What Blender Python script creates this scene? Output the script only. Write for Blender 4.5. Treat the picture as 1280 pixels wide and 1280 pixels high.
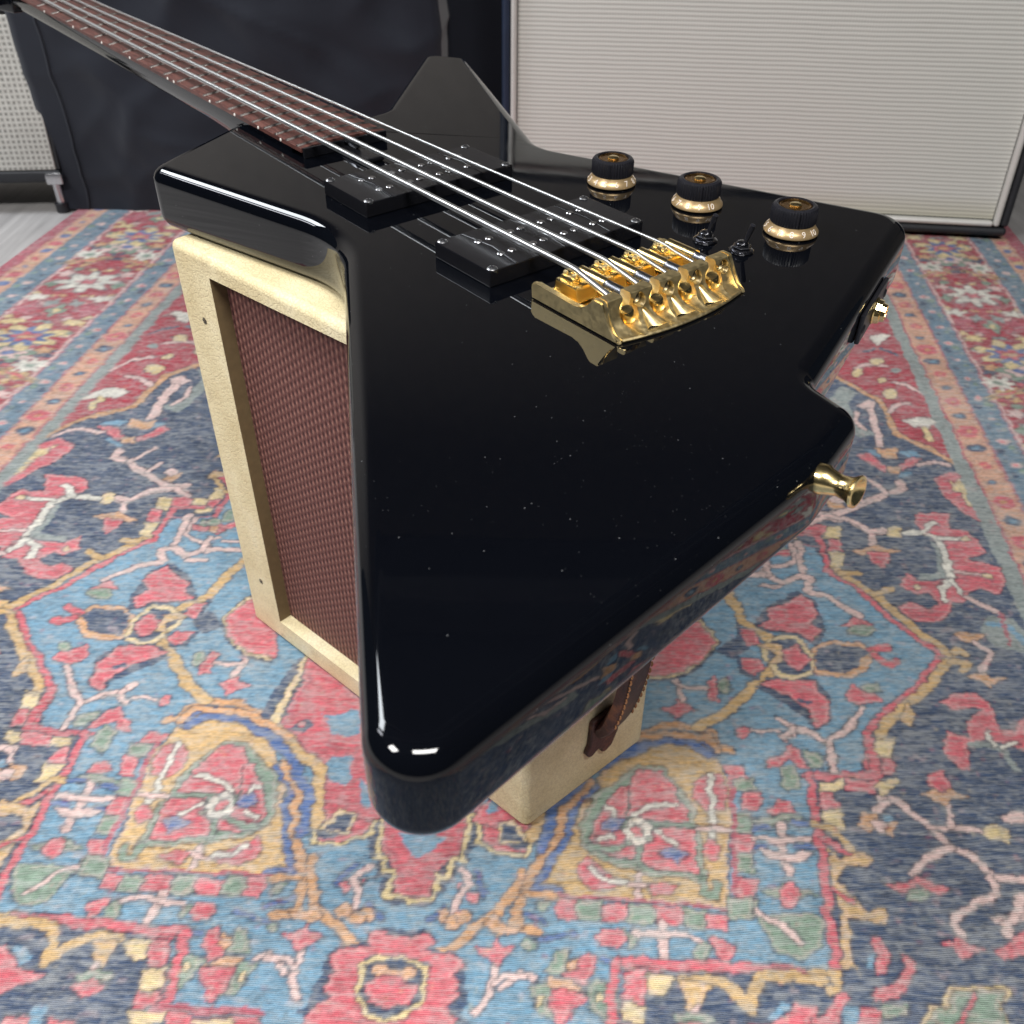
import bpy, bmesh, math, random
import numpy as np
from mathutils import Matrix, Vector, noise

for o in list(bpy.data.objects): bpy.data.objects.remove(o, do_unlink=True)
scene = bpy.context.scene
COL = scene.collection
R = math.radians
random.seed(7)

# ------------------------------------------------------------------ camera
CAM_H = 0.5755
cd = bpy.data.cameras.new('camera'); cam = bpy.data.objects.new('camera', cd); COL.objects.link(cam)
cam.location = (0, 0, CAM_H); cam.rotation_euler = (R(90 - 37.5), 0, 0)
cd.sensor_width = 36; cd.lens = 33.21; cd.clip_start = 0.02; cd.clip_end = 50
cd.dof.use_dof = True; cd.dof.focus_distance = 0.50; cd.dof.aperture_fstop = 18.0
scene.camera = cam

# ------------------------------------------------------------------ world and lamps
w = bpy.data.worlds.new('World'); scene.world = w; w.use_nodes = True
bg = w.node_tree.nodes['Background']; bg.inputs[0].default_value = (0.62, 0.78, 1.0, 1); bg.inputs[1].default_value = 0.03

def area(name, loc, target, sx, sy, power, col=(1, 1, 1)):
    l = bpy.data.lights.new(name, 'AREA'); l.shape = 'RECTANGLE'; l.size = sx; l.size_y = sy
    l.energy = power; l.color = col
    o = bpy.data.objects.new(name, l); COL.objects.link(o); o.location = loc
    d = Vector(target) - Vector(loc); o.rotation_euler = d.to_track_quat('-Z', 'Y').to_euler()
    return o
def panel(loc, sx, sy, rz, power, col, tgt=None):
    o = area('ceiling_panel_light', loc, tgt or (loc[0], loc[1] + 1e-4, 0), sx, sy, power, col)
    if tgt is None: o.rotation_euler = (0, 0, R(rz))
panel((-1.70, 1.34, 1.95), 0.92, .62, 141, 36, (.90, .95, 1.0))
panel((-2.22, 0.94, 1.95), 1.00, .20, 141, 9, (.90, .92, 1.0))
panel((-1.45, -0.42, 2.05), .62, .50, 20, 46, (1.0, .985, .97))
panel((0.22, -0.55, 2.10), 1.10, .36, 0, 56, (1.0, .985, .96))

vs = scene.view_settings; vs.view_transform = 'Standard'; vs.look = 'None'; vs.gamma = 1; vs.exposure = 0.0
scene.render.engine = 'CYCLES'

# ------------------------------------------------------------------ materials
def srgb(c):
    return tuple(((x / 255) / 12.92 if x / 255 <= 0.04045 else ((x / 255 + 0.055) / 1.055) ** 2.4) for x in c)

class NT:
    def __init__(s, name):
        s.m = bpy.data.materials.new(name); s.m.use_nodes = True
        s.t = s.m.node_tree; s.n = s.t.nodes; s.b = s.n['Principled BSDF']
    def node(s, typ, **kw):
        n = s.n.new(typ)
        for k, v in kw.items():
            if k.startswith('i_'):
                key = k[2:]
                n.inputs[int(key) if key.isdigit() else key.replace('_', ' ')].default_value = v
            else: setattr(n, k, v)
        return n
    def link(s, a, b): s.t.links.new(a, b)
    def set(s, **kw):
        for k, v in kw.items(): s.b.inputs[k.replace('_', ' ')].default_value = v
    def obj(s): return s.node('ShaderNodeTexCoord').outputs['Object']
    def mapped(s, scale, rot=(0, 0, 0)):
        mp = s.node('ShaderNodeMapping'); mp.inputs['Scale'].default_value = scale; mp.inputs['Rotation'].default_value = rot
        s.link(s.obj(), mp.inputs[0]); return mp.outputs[0]
    def noise(s, scale, detail=4, rough=.55, vec=None):
        n = s.node('ShaderNodeTexNoise'); n.inputs['Scale'].default_value = scale
        n.inputs['Detail'].default_value = detail; n.inputs['Roughness'].default_value = rough
        s.link(vec if vec else s.obj(), n.inputs['Vector']); return n.outputs['Fac']
    def ramp(s, fac, stops):
        r = s.node('ShaderNodeValToRGB'); e = r.color_ramp.elements
        while len(e) > 1: e.remove(e[-1])
        for i, (p, c) in enumerate(stops):
            x = e[0] if i == 0 else e.new(p)
            x.position = p; x.color = (*c, 1) if len(c) == 3 else c
        s.link(fac, r.inputs[0]); return r.outputs[0]
    def math(s, op, a, b=None):
        m = s.node('ShaderNodeMath', operation=op)
        for i, x in enumerate((a, b)):
            if x is None: continue
            if isinstance(x, (int, float)): m.inputs[i].default_value = x
            else: s.link(x, m.inputs[i])
        return m.outputs[0]
    def mix(s, fac, a, b, mode='MIX'):
        m = s.node('ShaderNodeMix', data_type='RGBA', blend_type=mode)
        for key, x in ((0, fac), (6, a), (7, b)):
            if isinstance(x, (int, float)): m.inputs[key].default_value = x
            elif isinstance(x, tuple): m.inputs[key].default_value = (*x, 1) if len(x) == 3 else x
            else: s.link(x, m.inputs[key])
        return m.outputs[2]
    def bump(s, h, strength=.3, dist=.001, normal=None):
        b = s.node('ShaderNodeBump'); b.inputs['Strength'].default_value = strength; b.inputs['Distance'].default_value = dist
        s.link(h, b.inputs['Height'])
        if normal: s.link(normal, b.inputs['Normal'])
        s.link(b.outputs[0], s.b.inputs['Normal']); return b.outputs[0]

def plain(name, col, rough=.5, metal=0, spec=.5, nscale=60, var=.15):
    n = NT(name)
    f = n.noise(nscale, 4)
    c = tuple(col)
    n.link(n.mix(f, tuple(x * (1 - var) for x in c), tuple(min(1, x * (1 + var)) for x in c)), n.b.inputs['Base Color'])
    n.set(Metallic=metal); n.b.inputs['Specular IOR Level'].default_value = spec
    r = n.node('ShaderNodeMapRange'); n.link(n.noise(nscale * 1.7, 5), r.inputs[0])
    r.inputs[3].default_value = rough * .8; r.inputs[4].default_value = rough * 1.2
    n.link(r.outputs[0], n.b.inputs['Roughness'])
    return n.m

M = {}
def gloss_black():
    n = NT('gloss_black_lacquer')
    # lacquer with faint wipe marks and specks of dust lying on it
    v = n.node('ShaderNodeTexVoronoi'); v.inputs['Scale'].default_value = 210; n.link(n.obj(), v.inputs['Vector'])
    sp = n.math('LESS_THAN', v.outputs['Distance'], 0.05)
    keep = n.math('GREATER_THAN', n.node('ShaderNodeSeparateColor').outputs[0], 0.72)
    sep = keep.node.inputs[0].links[0].from_node; n.link(v.outputs['Color'], sep.inputs[0])
    dust = n.math('MULTIPLY', sp, keep)
    v2 = n.node('ShaderNodeTexVoronoi'); v2.inputs['Scale'].default_value = 560; n.link(n.obj(), v2.inputs['Vector'])
    cl = n.math('GREATER_THAN', n.noise(6, 4), .50)
    s2 = n.node('ShaderNodeSeparateColor'); n.link(v2.outputs['Color'], s2.inputs[0])
    d2 = n.math('MULTIPLY', n.math('MULTIPLY', n.math('LESS_THAN', v2.outputs['Distance'], .09), n.math('GREATER_THAN', s2.outputs[1], .80)), cl)
    dust = n.math('MAXIMUM', dust, n.math('MULTIPLY', d2, .38))
    n.link(n.mix(dust, (.0018, .0022, .0036), (.12, .125, .13)), n.b.inputs['Base Color'])
    smear = n.ramp(n.noise(1, 5, .6, n.mapped((9, 34, 9), (0, 0, .5))), [(.42, (.022,) * 3), (.66, (.06,) * 3), (.80, (.17,) * 3)])
    n.link(n.math('MAXIMUM', smear, n.math('MULTIPLY', dust, .7)), n.b.inputs['Roughness'])
    n.bump(n.noise(14, 2), .10, .0006)
    n.set(IOR=1.46)
    return n.m
M['black'] = gloss_black()
M['blackplastic'] = plain('black_plastic', (.008, .008, .010), .22, nscale=200)
M['blacksatin'] = plain('satin_black_plastic', (.012, .012, .016), .38, nscale=300)
def gold(name, tint=(1.0, 0.77, 0.36), rough=.20, tarn=.12):
    n = NT(name)
    f = n.ramp(n.noise(700, 5, .7), [(.58, (0, 0, 0)), (.70, (1, 1, 1))])
    n.link(n.mix(n.math('MULTIPLY', f, tarn), tint, (.42, .36, .22)), n.b.inputs['Base Color'])
    n.set(Metallic=1.0)
    n.link(n.ramp(n.noise(420, 5), [(.3, (rough * .85,) * 3), (.75, (rough * 1.4,) * 3)]), n.b.inputs['Roughness'])
    return n.m
M['gold'] = gold('worn_gold_plate')
M['goldpale'] = gold('worn_pale_gold_plate', (1.0, .80, .42), .36, .10)
M['goldbrown'] = gold('amber_gold_foil', (.40, .22, .07), .25, .3)
M['skirt'] = plain('pale_gold_knob_skirt', (.50, .35, .18), .32, .55, nscale=400)
M['fretwire'] = plain('fret_wire', (.36, .33, .31), .38, 1, nscale=500)
M['nickel'] = plain('nickel_steel', (.62, .62, .63), .28, 1, nscale=500)
M['chrome'] = plain('dull_chrome', (.55, .55, .57), .22, 1, nscale=300)
M['spring'] = plain('steel_spring', (.30, .31, .34), .3, 1, nscale=500)
M['steelblack'] = plain('black_chrome', (.24, .24, .26), .2, 1, nscale=300)
M['numeral'] = plain('faded_ivory_numerals', (.74, .66, .58), .5, nscale=400)
M['white'] = plain('ivory_print', (.85, .82, .76), .5, nscale=400)
def string_mat():
    n = NT('wound_string_steel'); n.set(Metallic=1.0, Roughness=.34)
    n.b.inputs['Base Color'].default_value = (.70, .70, .69, 1)
    wv = n.node('ShaderNodeTexWave', wave_type='BANDS', bands_direction='X'); wv.inputs['Scale'].default_value = 900
    n.link(n.obj(), wv.inputs['Vector']); n.bump(wv.outputs['Fac'], .12, .0001)
    return n.m
M['string'] = string_mat()
def rosewood():
    n = NT('rosewood')
    f = n.noise(1, 6, .65, n.mapped((55, 520, 520)))
    n.link(n.ramp(f, [(.25, srgb((40, 22, 20))), (.5, srgb((90, 54, 48))), (.78, srgb((124, 82, 72)))]), n.b.inputs['Base Color'])
    n.set(Roughness=.42); n.bump(f, .35, .0003)
    return n.m
M['rosewood'] = rosewood()
def tolex_cream():
    n = NT('cream_leatherette')
    v = n.node('ShaderNodeTexVoronoi', feature='DISTANCE_TO_EDGE'); v.inputs['Scale'].default_value = 330
    wob = n.node('ShaderNodeVectorMath', operation='ADD')
    ns = n.node('ShaderNodeTexNoise'); ns.inputs['Scale'].default_value = 160; n.link(n.obj(), ns.inputs['Vector'])
    sc = n.node('ShaderNodeVectorMath', operation='SCALE'); sc.inputs['Scale'].default_value = .006
    n.link(ns.outputs['Color'], sc.inputs[0]); n.link(n.obj(), wob.inputs[0]); n.link(sc.outputs[0], wob.inputs[1])
    n.link(wob.outputs[0], v.inputs['Vector'])
    crack = n.ramp(v.outputs['Distance'], [(0, (0, 0, 0)), (.14, (1, 1, 1))])
    base = n.ramp(n.noise(22, 5, .6), [(.3, srgb((220, 203, 158))), (.55, srgb((238, 224, 182))), (.8, srgb((244, 235, 204)))])
    c = n.mix(crack, n.mix(.22, base, srgb((140, 112, 72))), base)
    stain = n.ramp(n.noise(38, 6, .75), [(.60, (0, 0, 0)), (.74, (1, 1, 1))])
    c = n.mix(n.math('MULTIPLY', n.ramp(n.noise(7, 4, .6), [(.5, (0, 0, 0)), (.75, (1, 1, 1))]), .30), c, srgb((190, 166, 118)))
    c = n.mix(n.math('MULTIPLY', stain, .40), c, srgb((128, 96, 58)))
    n.link(c, n.b.inputs['Base Color']); n.set(Roughness=.52)
    n.bump(crack, .35, .0007)
    return n.m
M['cream'] = tolex_cream()
def tolex_black(name, col, rough=.6):
    n = NT(name)
    v = n.node('ShaderNodeTexVoronoi'); v.inputs['Scale'].default_value = 600; n.link(n.obj(), v.inputs['Vector'])
    n.link(n.mix(n.noise(30), col, tuple(x * 1.6 for x in col)), n.b.inputs['Base Color'])
    n.set(Roughness=rough); n.bump(v.outputs['Distance'], .5, .0006)
    return n.m
M['tolex'] = tolex_black('black_leatherette', (.010, .011, .014))
M['recess_shade'] = plain('shaded_recess_leatherette', srgb((112, 94, 64)), .7, nscale=220, var=.25)  # shade inside the amp opening, painted in as a darker brown
def amp_cloth():
    n = NT('brown_woven_grille_cloth')
    # threads: local x along the front, z up
    x = n.node('ShaderNodeSeparateXYZ'); n.link(n.obj(), x.inputs[0])
    col = n.math('DIVIDE', x.outputs[0], .0046)
    ci = n.math('FLOOR', col)
    s1 = n.math('SINE', n.math('MULTIPLY', col, 2 * math.pi))
    ph = n.math('MULTIPLY', n.math('MODULO', ci, 2), math.pi)
    s2 = n.math('SINE', n.math('ADD', n.math('MULTIPLY', x.outputs[2], 2 * math.pi / .0066), ph))
    h = n.math('ADD', n.math('MULTIPLY', s1, .6), n.math('MULTIPLY', s2, .34))
    h = n.math('ADD', h, n.math('MULTIPLY', n.noise(500, 3), .5))
    c = n.ramp(n.math('ADD', n.math('MULTIPLY', h, .5), .4), [(.05, srgb((48, 24, 25))), (.5, srgb((108, 64, 60))), (.95, srgb((160, 116, 102)))])
    c = n.mix(n.math('MULTIPLY', n.noise(9, 4), .5), c, srgb((98, 58, 54)))
    n.link(c, n.b.inputs['Base Color']); n.set(Roughness=.7)
    n.bump(h, .7, .0011)
    return n.m
M['ampcloth'] = amp_cloth()
def cab_cloth():
    n = NT('silver_striped_grille_cloth')
    x = n.node('ShaderNodeSeparateXYZ'); n.link(n.obj(), x.inputs[0])
    z = n.math('ADD', x.outputs[2], n.math('MULTIPLY', n.noise(6, 3), .004))
    s = n.math('SINE', n.math('MULTIPLY', z, 2 * math.pi / .0063))
    s2 = n.math('SINE', n.math('MULTIPLY', x.outputs[0], 2 * math.pi / .0042))
    f = n.math('ADD', n.math('MULTIPLY', s, .42), n.math('MULTIPLY', s2, .06))
    f = n.math('ADD', f, n.math('MULTIPLY', n.noise(1, 4, .6, n.mapped((12, 12, 700))), .35))
    c = n.ramp(n.math('ADD', n.math('MULTIPLY', f, .6), .45), [(.12, srgb((146, 144, 139))), (.45, srgb((190, 190, 184))), (.8, srgb((211, 211, 204)))])
    age = n.ramp(x.outputs[2], [(.01, srgb((226, 220, 200))), (.06, (1, 1, 1))])
    n.link(n.mix(1.0, c, age, 'MULTIPLY'), n.b.inputs['Base Color']); n.set(Roughness=.75)
    n.bump(f, .3, .001)
    return n.m
M['cabcloth'] = cab_cloth()
def sparkle_cloth():
    n = NT('silver_sparkle_grille_cloth')
    x = n.node('ShaderNodeSeparateXYZ'); n.link(n.obj(), x.inputs[0])
    a = n.math('SINE', n.math('MULTIPLY', x.outputs[0], 2 * math.pi / .0085))
    b = n.math('SINE', n.math('MULTIPLY', x.outputs[2], 2 * math.pi / .0085))
    f = n.math('ADD', n.math('MULTIPLY', n.math('MAXIMUM', a, b), .3), n.math('MULTIPLY', n.noise(240, 3), .5))
    n.link(n.ramp(n.math('ADD', f, .2), [(.1, srgb((112, 112, 108))), (.5, srgb((168, 166, 160))), (.85, srgb((205, 204, 198)))]), n.b.inputs['Base Color'])
    n.set(Roughness=.45, Metallic=.2); n.bump(f, .4, .001)
    return n.m
M['sparkle'] = sparkle_cloth()
M['trim'] = plain('silver_grey_piping', srgb((205, 203, 198)), .35, .2, nscale=80, var=.08)
M['bluetolex'] = tolex_black('navy_leatherette', (.012, .020, .040), .35)
def drape_mat():
    n = NT('black_nylon_cover')
    f = n.noise(1, 4, .5, n.mapped((900, 900, 900)))
    n.link(n.mix(n.noise(3, 3), (.0060, .0082, .015), (.011, .0140, .024)), n.b.inputs['Base Color'])
    n.set(Roughness=.78); n.b.inputs['Specular IOR Level'].default_value = .3; n.b.inputs['Sheen Weight'].default_value = .25
    n.bump(f, .15, .0004)
    return n.m
M['drape'] = drape_mat()
def leather():
    n = NT('dark_brown_leather')
    f = n.noise(60, 6, .7)
    n.link(n.ramp(f, [(.3, srgb((36, 20, 18))), (.55, srgb((66, 38, 34))), (.74, srgb((128, 78, 48)))]), n.b.inputs['Base Color'])
    n.set(Roughness=.5); n.bump(n.noise(400, 4), .5, .0006)
    return n.m
M['leather'] = leather()
M['stitch'] = plain('tan_thread', srgb((170, 120, 80)), .7, nscale=300)
def floor_mat():
    n = NT('pale_grey_floorboard')
    f = n.noise(1, 6, .65, n.mapped((60, 4, 4)))
    n.link(n.ramp(f, [(.3, srgb((150, 147, 146))), (.7, srgb((186, 183, 181)))]), n.b.inputs['Base Color'])
    n.set(Roughness=.45); n.bump(f, .1, .0005)
    return n.m
M['floor'] = floor_mat()
M['wall'] = plain('taupe_wall_paint', (.32, .29, .26), .8, nscale=20)
M['ceiling'] = plain('dark_ceiling_paint', (.10, .12, .16), .8, nscale=6, var=.35)
M['added_joist'] = plain('grey_added_joist_paint', (.24, .26, .30), .7, nscale=8, var=.3)
def rug_mat():
    n = NT('faded_printed_rug')
    at = n.node('ShaderNodeAttribute', attribute_name='pattern'); c = at.outputs['Color']
    # streaks of wear along the weft and yarn-sized grain
    st = n.noise(1, 5, .7, n.mapped((46, 420, 1), (0, 0, R(4))))
    c = n.mix(n.math('MULTIPLY', n.ramp(st, [(.42, (0, 0, 0)), (.76, (1, 1, 1))]), .36), c, srgb((206, 206, 202)))
    dk = n.noise(1, 4, .65, n.mapped((110, 520, 1), (0, 0, R(4))))
    c = n.mix(n.math('MULTIPLY', n.ramp(dk, [(.52, (0, 0, 0)), (.8, (1, 1, 1))]), .36), c, n.mix(.62, c, srgb((40, 46, 64))))
    wv = n.node('ShaderNodeTexWave', wave_type='BANDS', bands_direction='Y'); wv.inputs['Scale'].default_value = 260
    wv.inputs['Distortion'].default_value = .8; wv.inputs['Detail'].default_value = 2
    mp = n.mapped((1, 1, 1), (0, 0, R(4))); n.link(mp, wv.inputs['Vector'])
    yarn = n.noise(1, 3, .6, n.mapped((420, 900, 1), (0, 0, R(4))))
    h = n.math('ADD', n.math('MULTIPLY', wv.outputs['Fac'], .6), yarn)
    c = n.mix(n.math('MULTIPLY', n.ramp(h, [(.35, (1, 1, 1)), (.85, (0, 0, 0))]), .20), c, n.mix(.6, c, (.03, .03, .05)))
    n.link(c, n.b.inputs['Base Color']); n.set(Roughness=.9); n.b.inputs['Specular IOR Level'].default_value = .2
    n.bump(h, .6, .0014)
    return n.m
M['rug'] = rug_mat()

# ------------------------------------------------------------------ mesh helpers
def link(o, parent=None):
    COL.objects.link(o)
    if parent: o.parent = parent
    return o
def mesh_obj(name, verts, faces, mat, parent=None, smooth=True, flat_idx=()):
    me = bpy.data.meshes.new(name); me.from_pydata([tuple(v) for v in verts], [], faces)
    me.update()
    if smooth:
        me.polygons.foreach_set('use_smooth', [i not in flat_idx for i in range(len(me.polygons))])
    me.materials.append(M[mat]); o = bpy.data.objects.new(name, me)
    return link(o, parent)
def bm_obj(name, bm, mat, parent=None, smooth=None):
    me = bpy.data.meshes.new(name); bmesh.ops.recalc_face_normals(bm, faces=bm.faces); bm.to_mesh(me); bm.free()
    if smooth is not None:
        me.polygons.foreach_set('use_smooth', [True] * len(me.polygons))
        me.set_sharp_from_angle(angle=R(smooth))
    me.materials.append(M[mat]); o = bpy.data.objects.new(name, me)
    if smooth is not None:
        wn = o.modifiers.new('weighted', 'WEIGHTED_NORMAL'); wn.keep_sharp = True; wn.weight = 100
    return link(o, parent)
def tag(o, label, cat=None, group=None, kind=None):
    if label: o['label'] = label
    if cat: o['category'] = cat
    if group: o['group'] = group
    if kind: o['kind'] = kind
    return o
def empty(name, mat=None):
    o = bpy.data.objects.new(name, None); o.empty_display_size = .05; COL.objects.link(o)
    if mat is not None: o.matrix_world = mat
    return o
def copy_tree(o, parent):
    c = o.copy(); COL.objects.link(c); c.parent = parent
    for ch in list(o.children): copy_tree(ch, c)
    return c
def box_bm(x0, x1, y0, y1, z0, z1, bev=0, seg=2):
    bm = bmesh.new()
    bmesh.ops.create_cube(bm, size=1)
    for v in bm.verts:
        v.co = Vector(((x0 + x1) / 2 + v.co.x * (x1 - x0), (y0 + y1) / 2 + v.co.y * (y1 - y0), (z0 + z1) / 2 + v.co.z * (z1 - z0)))
    if bev: bmesh.ops.bevel(bm, geom=list(bm.edges), offset=bev, segments=seg, profile=.5, affect='EDGES')
    return bm
def box(name, x0, x1, y0, y1, z0, z1, mat, parent=None, bev=0, seg=2):
    return bm_obj(name, box_bm(x0, x1, y0, y1, z0, z1, bev, seg), mat, parent, 35 if bev else None)
def lathe(name, prof, mat, parent=None, n=40, M4=None, knurl=None, smooth=40):
    verts = []; faces = []
    for r, z in prof:
        for k in range(n):
            rr = r
            if knurl and knurl[0] <= z <= knurl[1]: rr = r + (knurl[2] if k % 2 else -knurl[2])
            a = 2 * math.pi * k / n; verts.append(Vector((rr * math.cos(a), rr * math.sin(a), z)))
    m = len(prof)
    for i in range(m - 1):
        for k in range(n):
            k2 = (k + 1) % n; faces.append((i * n + k, i * n + k2, (i + 1) * n + k2, (i + 1) * n + k))
    if prof[0][0] > 1e-6: faces.append(tuple(reversed(range(n))))
    if prof[-1][0] > 1e-6: faces.append(tuple(range((m - 1) * n, m * n)))
    if M4 is not None: verts = [M4 @ v for v in verts]
    me = bpy.data.meshes.new(name); me.from_pydata(verts, [], faces); me.update()
    bm = bmesh.new(); bm.from_mesh(me); bmesh.ops.remove_doubles(bm, verts=bm.verts, dist=1e-7); bmesh.ops.recalc_face_normals(bm, faces=bm.faces); bm.to_mesh(me); bm.free()
    me.polygons.foreach_set('use_smooth', [True] * len(me.polygons)); me.set_sharp_from_angle(angle=R(smooth))
    me.materials.append(M[mat]); return link(bpy.data.objects.new(name, me), parent)
def tube_bm(bm, pts, rad, n=10, caps=True):
    pts = [Vector(p) for p in pts]; rads = rad if isinstance(rad, (list, tuple)) else [rad] * len(pts)
    rings = []; up = None
    for i, p in enumerate(pts):
        t = (pts[min(i + 1, len(pts) - 1)] - pts[max(i - 1, 0)]).normalized()
        if up is None: up = t.orthogonal().normalized()
        up = (up - t * up.dot(t)).normalized(); sd = t.cross(up)
        rings.append([bm.verts.new(p + rads[i] * (math.cos(2 * math.pi * k / n) * up + math.sin(2 * math.pi * k / n) * sd)) for k in range(n)])
    for i in range(len(rings) - 1):
        for k in range(n):
            bm.faces.new((rings[i][k], rings[i][(k + 1) % n], rings[i + 1][(k + 1) % n], rings[i + 1][k]))
    if caps: bm.faces.new(list(reversed(rings[0]))); bm.faces.new(rings[-1])
def tube(name, pts, rad, mat, parent=None, n=12):
    bm = bmesh.new(); tube_bm(bm, pts, rad, n); return bm_obj(name, bm, mat, parent, 50)
def axis_m(origin, z):
    z = Vector(z).normalized(); q = z.to_track_quat('Z', 'Y'); return Matrix.Translation(Vector(origin)) @ q.to_matrix().to_4x4()
def boolean(o, cutters):
    o.modifiers.clear()
    for c in cutters:
        m = o.modifiers.new('b', 'BOOLEAN'); m.operation = 'DIFFERENCE'; m.object = c; m.solver = 'EXACT'
    bpy.context.view_layer.update()
    dg = bpy.context.evaluated_depsgraph_get(); me = bpy.data.meshes.new_from_object(o.evaluated_get(dg))
    o.modifiers.clear(); o.data = me
    wn = o.modifiers.new('weighted', 'WEIGHTED_NORMAL'); wn.keep_sharp = True; wn.weight = 100
    for c in cutters: bpy.data.objects.remove(c, do_unlink=True)
    me.polygons.foreach_set('use_smooth', [True] * len(me.polygons)); me.set_sharp_from_angle(angle=R(35))
    return o
def fillet(pts, seg=10):
    """closed outline with (x, y, corner radius) -> dense outline"""
    out = []; n = len(pts)
    for i in range(n):
        p0 = Vector(pts[i - 1][:2]); p = Vector(pts[i][:2]); p1 = Vector(pts[(i + 1) % n][:2]); r = pts[i][2]
        if r <= 0: out.append(p); continue
        a = (p0 - p).normalized(); b = (p1 - p).normalized(); ang = a.angle(b)
        t = r / math.tan(ang / 2); t = min(t, .48 * (p0 - p).length, .48 * (p1 - p).length); r = t * math.tan(ang / 2)
        c = p + (a + b).normalized() * (r / math.sin(ang / 2))
        s = p + a * t - c; e = p + b * t - c; tot = s.angle(e); k = max(2, int(seg * tot / 1.57) + 2)
        sg = 1 if s.x * e.y - s.y * e.x > 0 else -1
        for j in range(k + 1):
            th = sg * tot * j / k; out.append(c + Vector((s.x * math.cos(th) - s.y * math.sin(th), s.x * math.sin(th) + s.y * math.cos(th))))
    return out
def slab(name, outline, z0, z1, rt, rb, mat, parent=None, seg=10):
    pts = outline; n = len(pts)
    area2 = sum(pts[i].x * pts[(i + 1) % n].y - pts[(i + 1) % n].x * pts[i].y for i in range(n))
    sg = 1 if area2 > 0 else -1
    nrm = []
    for i in range(n):
        t1 = (pts[i] - pts[i - 1]).normalized(); t2 = (pts[(i + 1) % n] - pts[i]).normalized()
        a = Vector((t1.y, -t1.x)); b = Vector((t2.y, -t2.x)); m = (a + b).normalized(); m /= max(.5, m.dot(a)); nrm.append(m * sg)
    rings = []
    for k in range(seg + 1):
        th = math.pi / 2 * k / seg; rings.append((rb * (1 - math.sin(th)), z0 + rb * (1 - math.cos(th))))
    for k in range(seg + 1):
        th = math.pi / 2 * k / seg; rings.append((rt * (1 - math.cos(th)), z1 - rt * (1 - math.sin(th))))
    verts = []; faces = []
    for d, z in rings:
        for i in range(n): verts.append((pts[i].x - nrm[i].x * d, pts[i].y - nrm[i].y * d, z))
    for k in range(len(rings) - 1):
        for i in range(n):
            j = (i + 1) % n; f = (k * n + i, k * n + j, (k + 1) * n + j, (k + 1) * n + i)
            faces.append(f if sg > 0 else tuple(reversed(f)))
    bot = tuple(range(n)); top = tuple(range((len(rings) - 1) * n, len(rings) * n))
    faces.append(tuple(reversed(bot)) if sg > 0 else bot); faces.append(top if sg > 0 else tuple(reversed(top)))
    return mesh_obj(name, verts, faces, mat, parent, True, (len(faces) - 1, len(faces) - 2))

# ------------------------------------------------------------------ setting: floor; back wall and ceiling added for the lacquer to reflect
tag(box('floor', -3.0, 3.0, -1.5, 3.0, -.06, -.006, 'floor'), 'pale grey wooden floor under the rug', kind='structure')
tag(box('wall', -3.0, 3.0, 2.55, 2.65, -.005, 2.44, 'wall'), 'taupe wall added behind the amplifiers for the lacquer to reflect', kind='structure')

ceil = tag(box('ceiling', -3.0, 3.0, -1.5, 3.0, 2.45, 2.5, 'ceiling'), 'dark blue-grey ceiling added out of view for the lacquer to reflect', kind='structure')
for yj in (0.55, 1.35, 2.15): box('added_joist', -3.0, 3.0, yj - .055, yj + .055, 2.30, 2.449, 'added_joist', ceil)  # unseen joists, added to give bands in the lacquer's reflection

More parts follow.
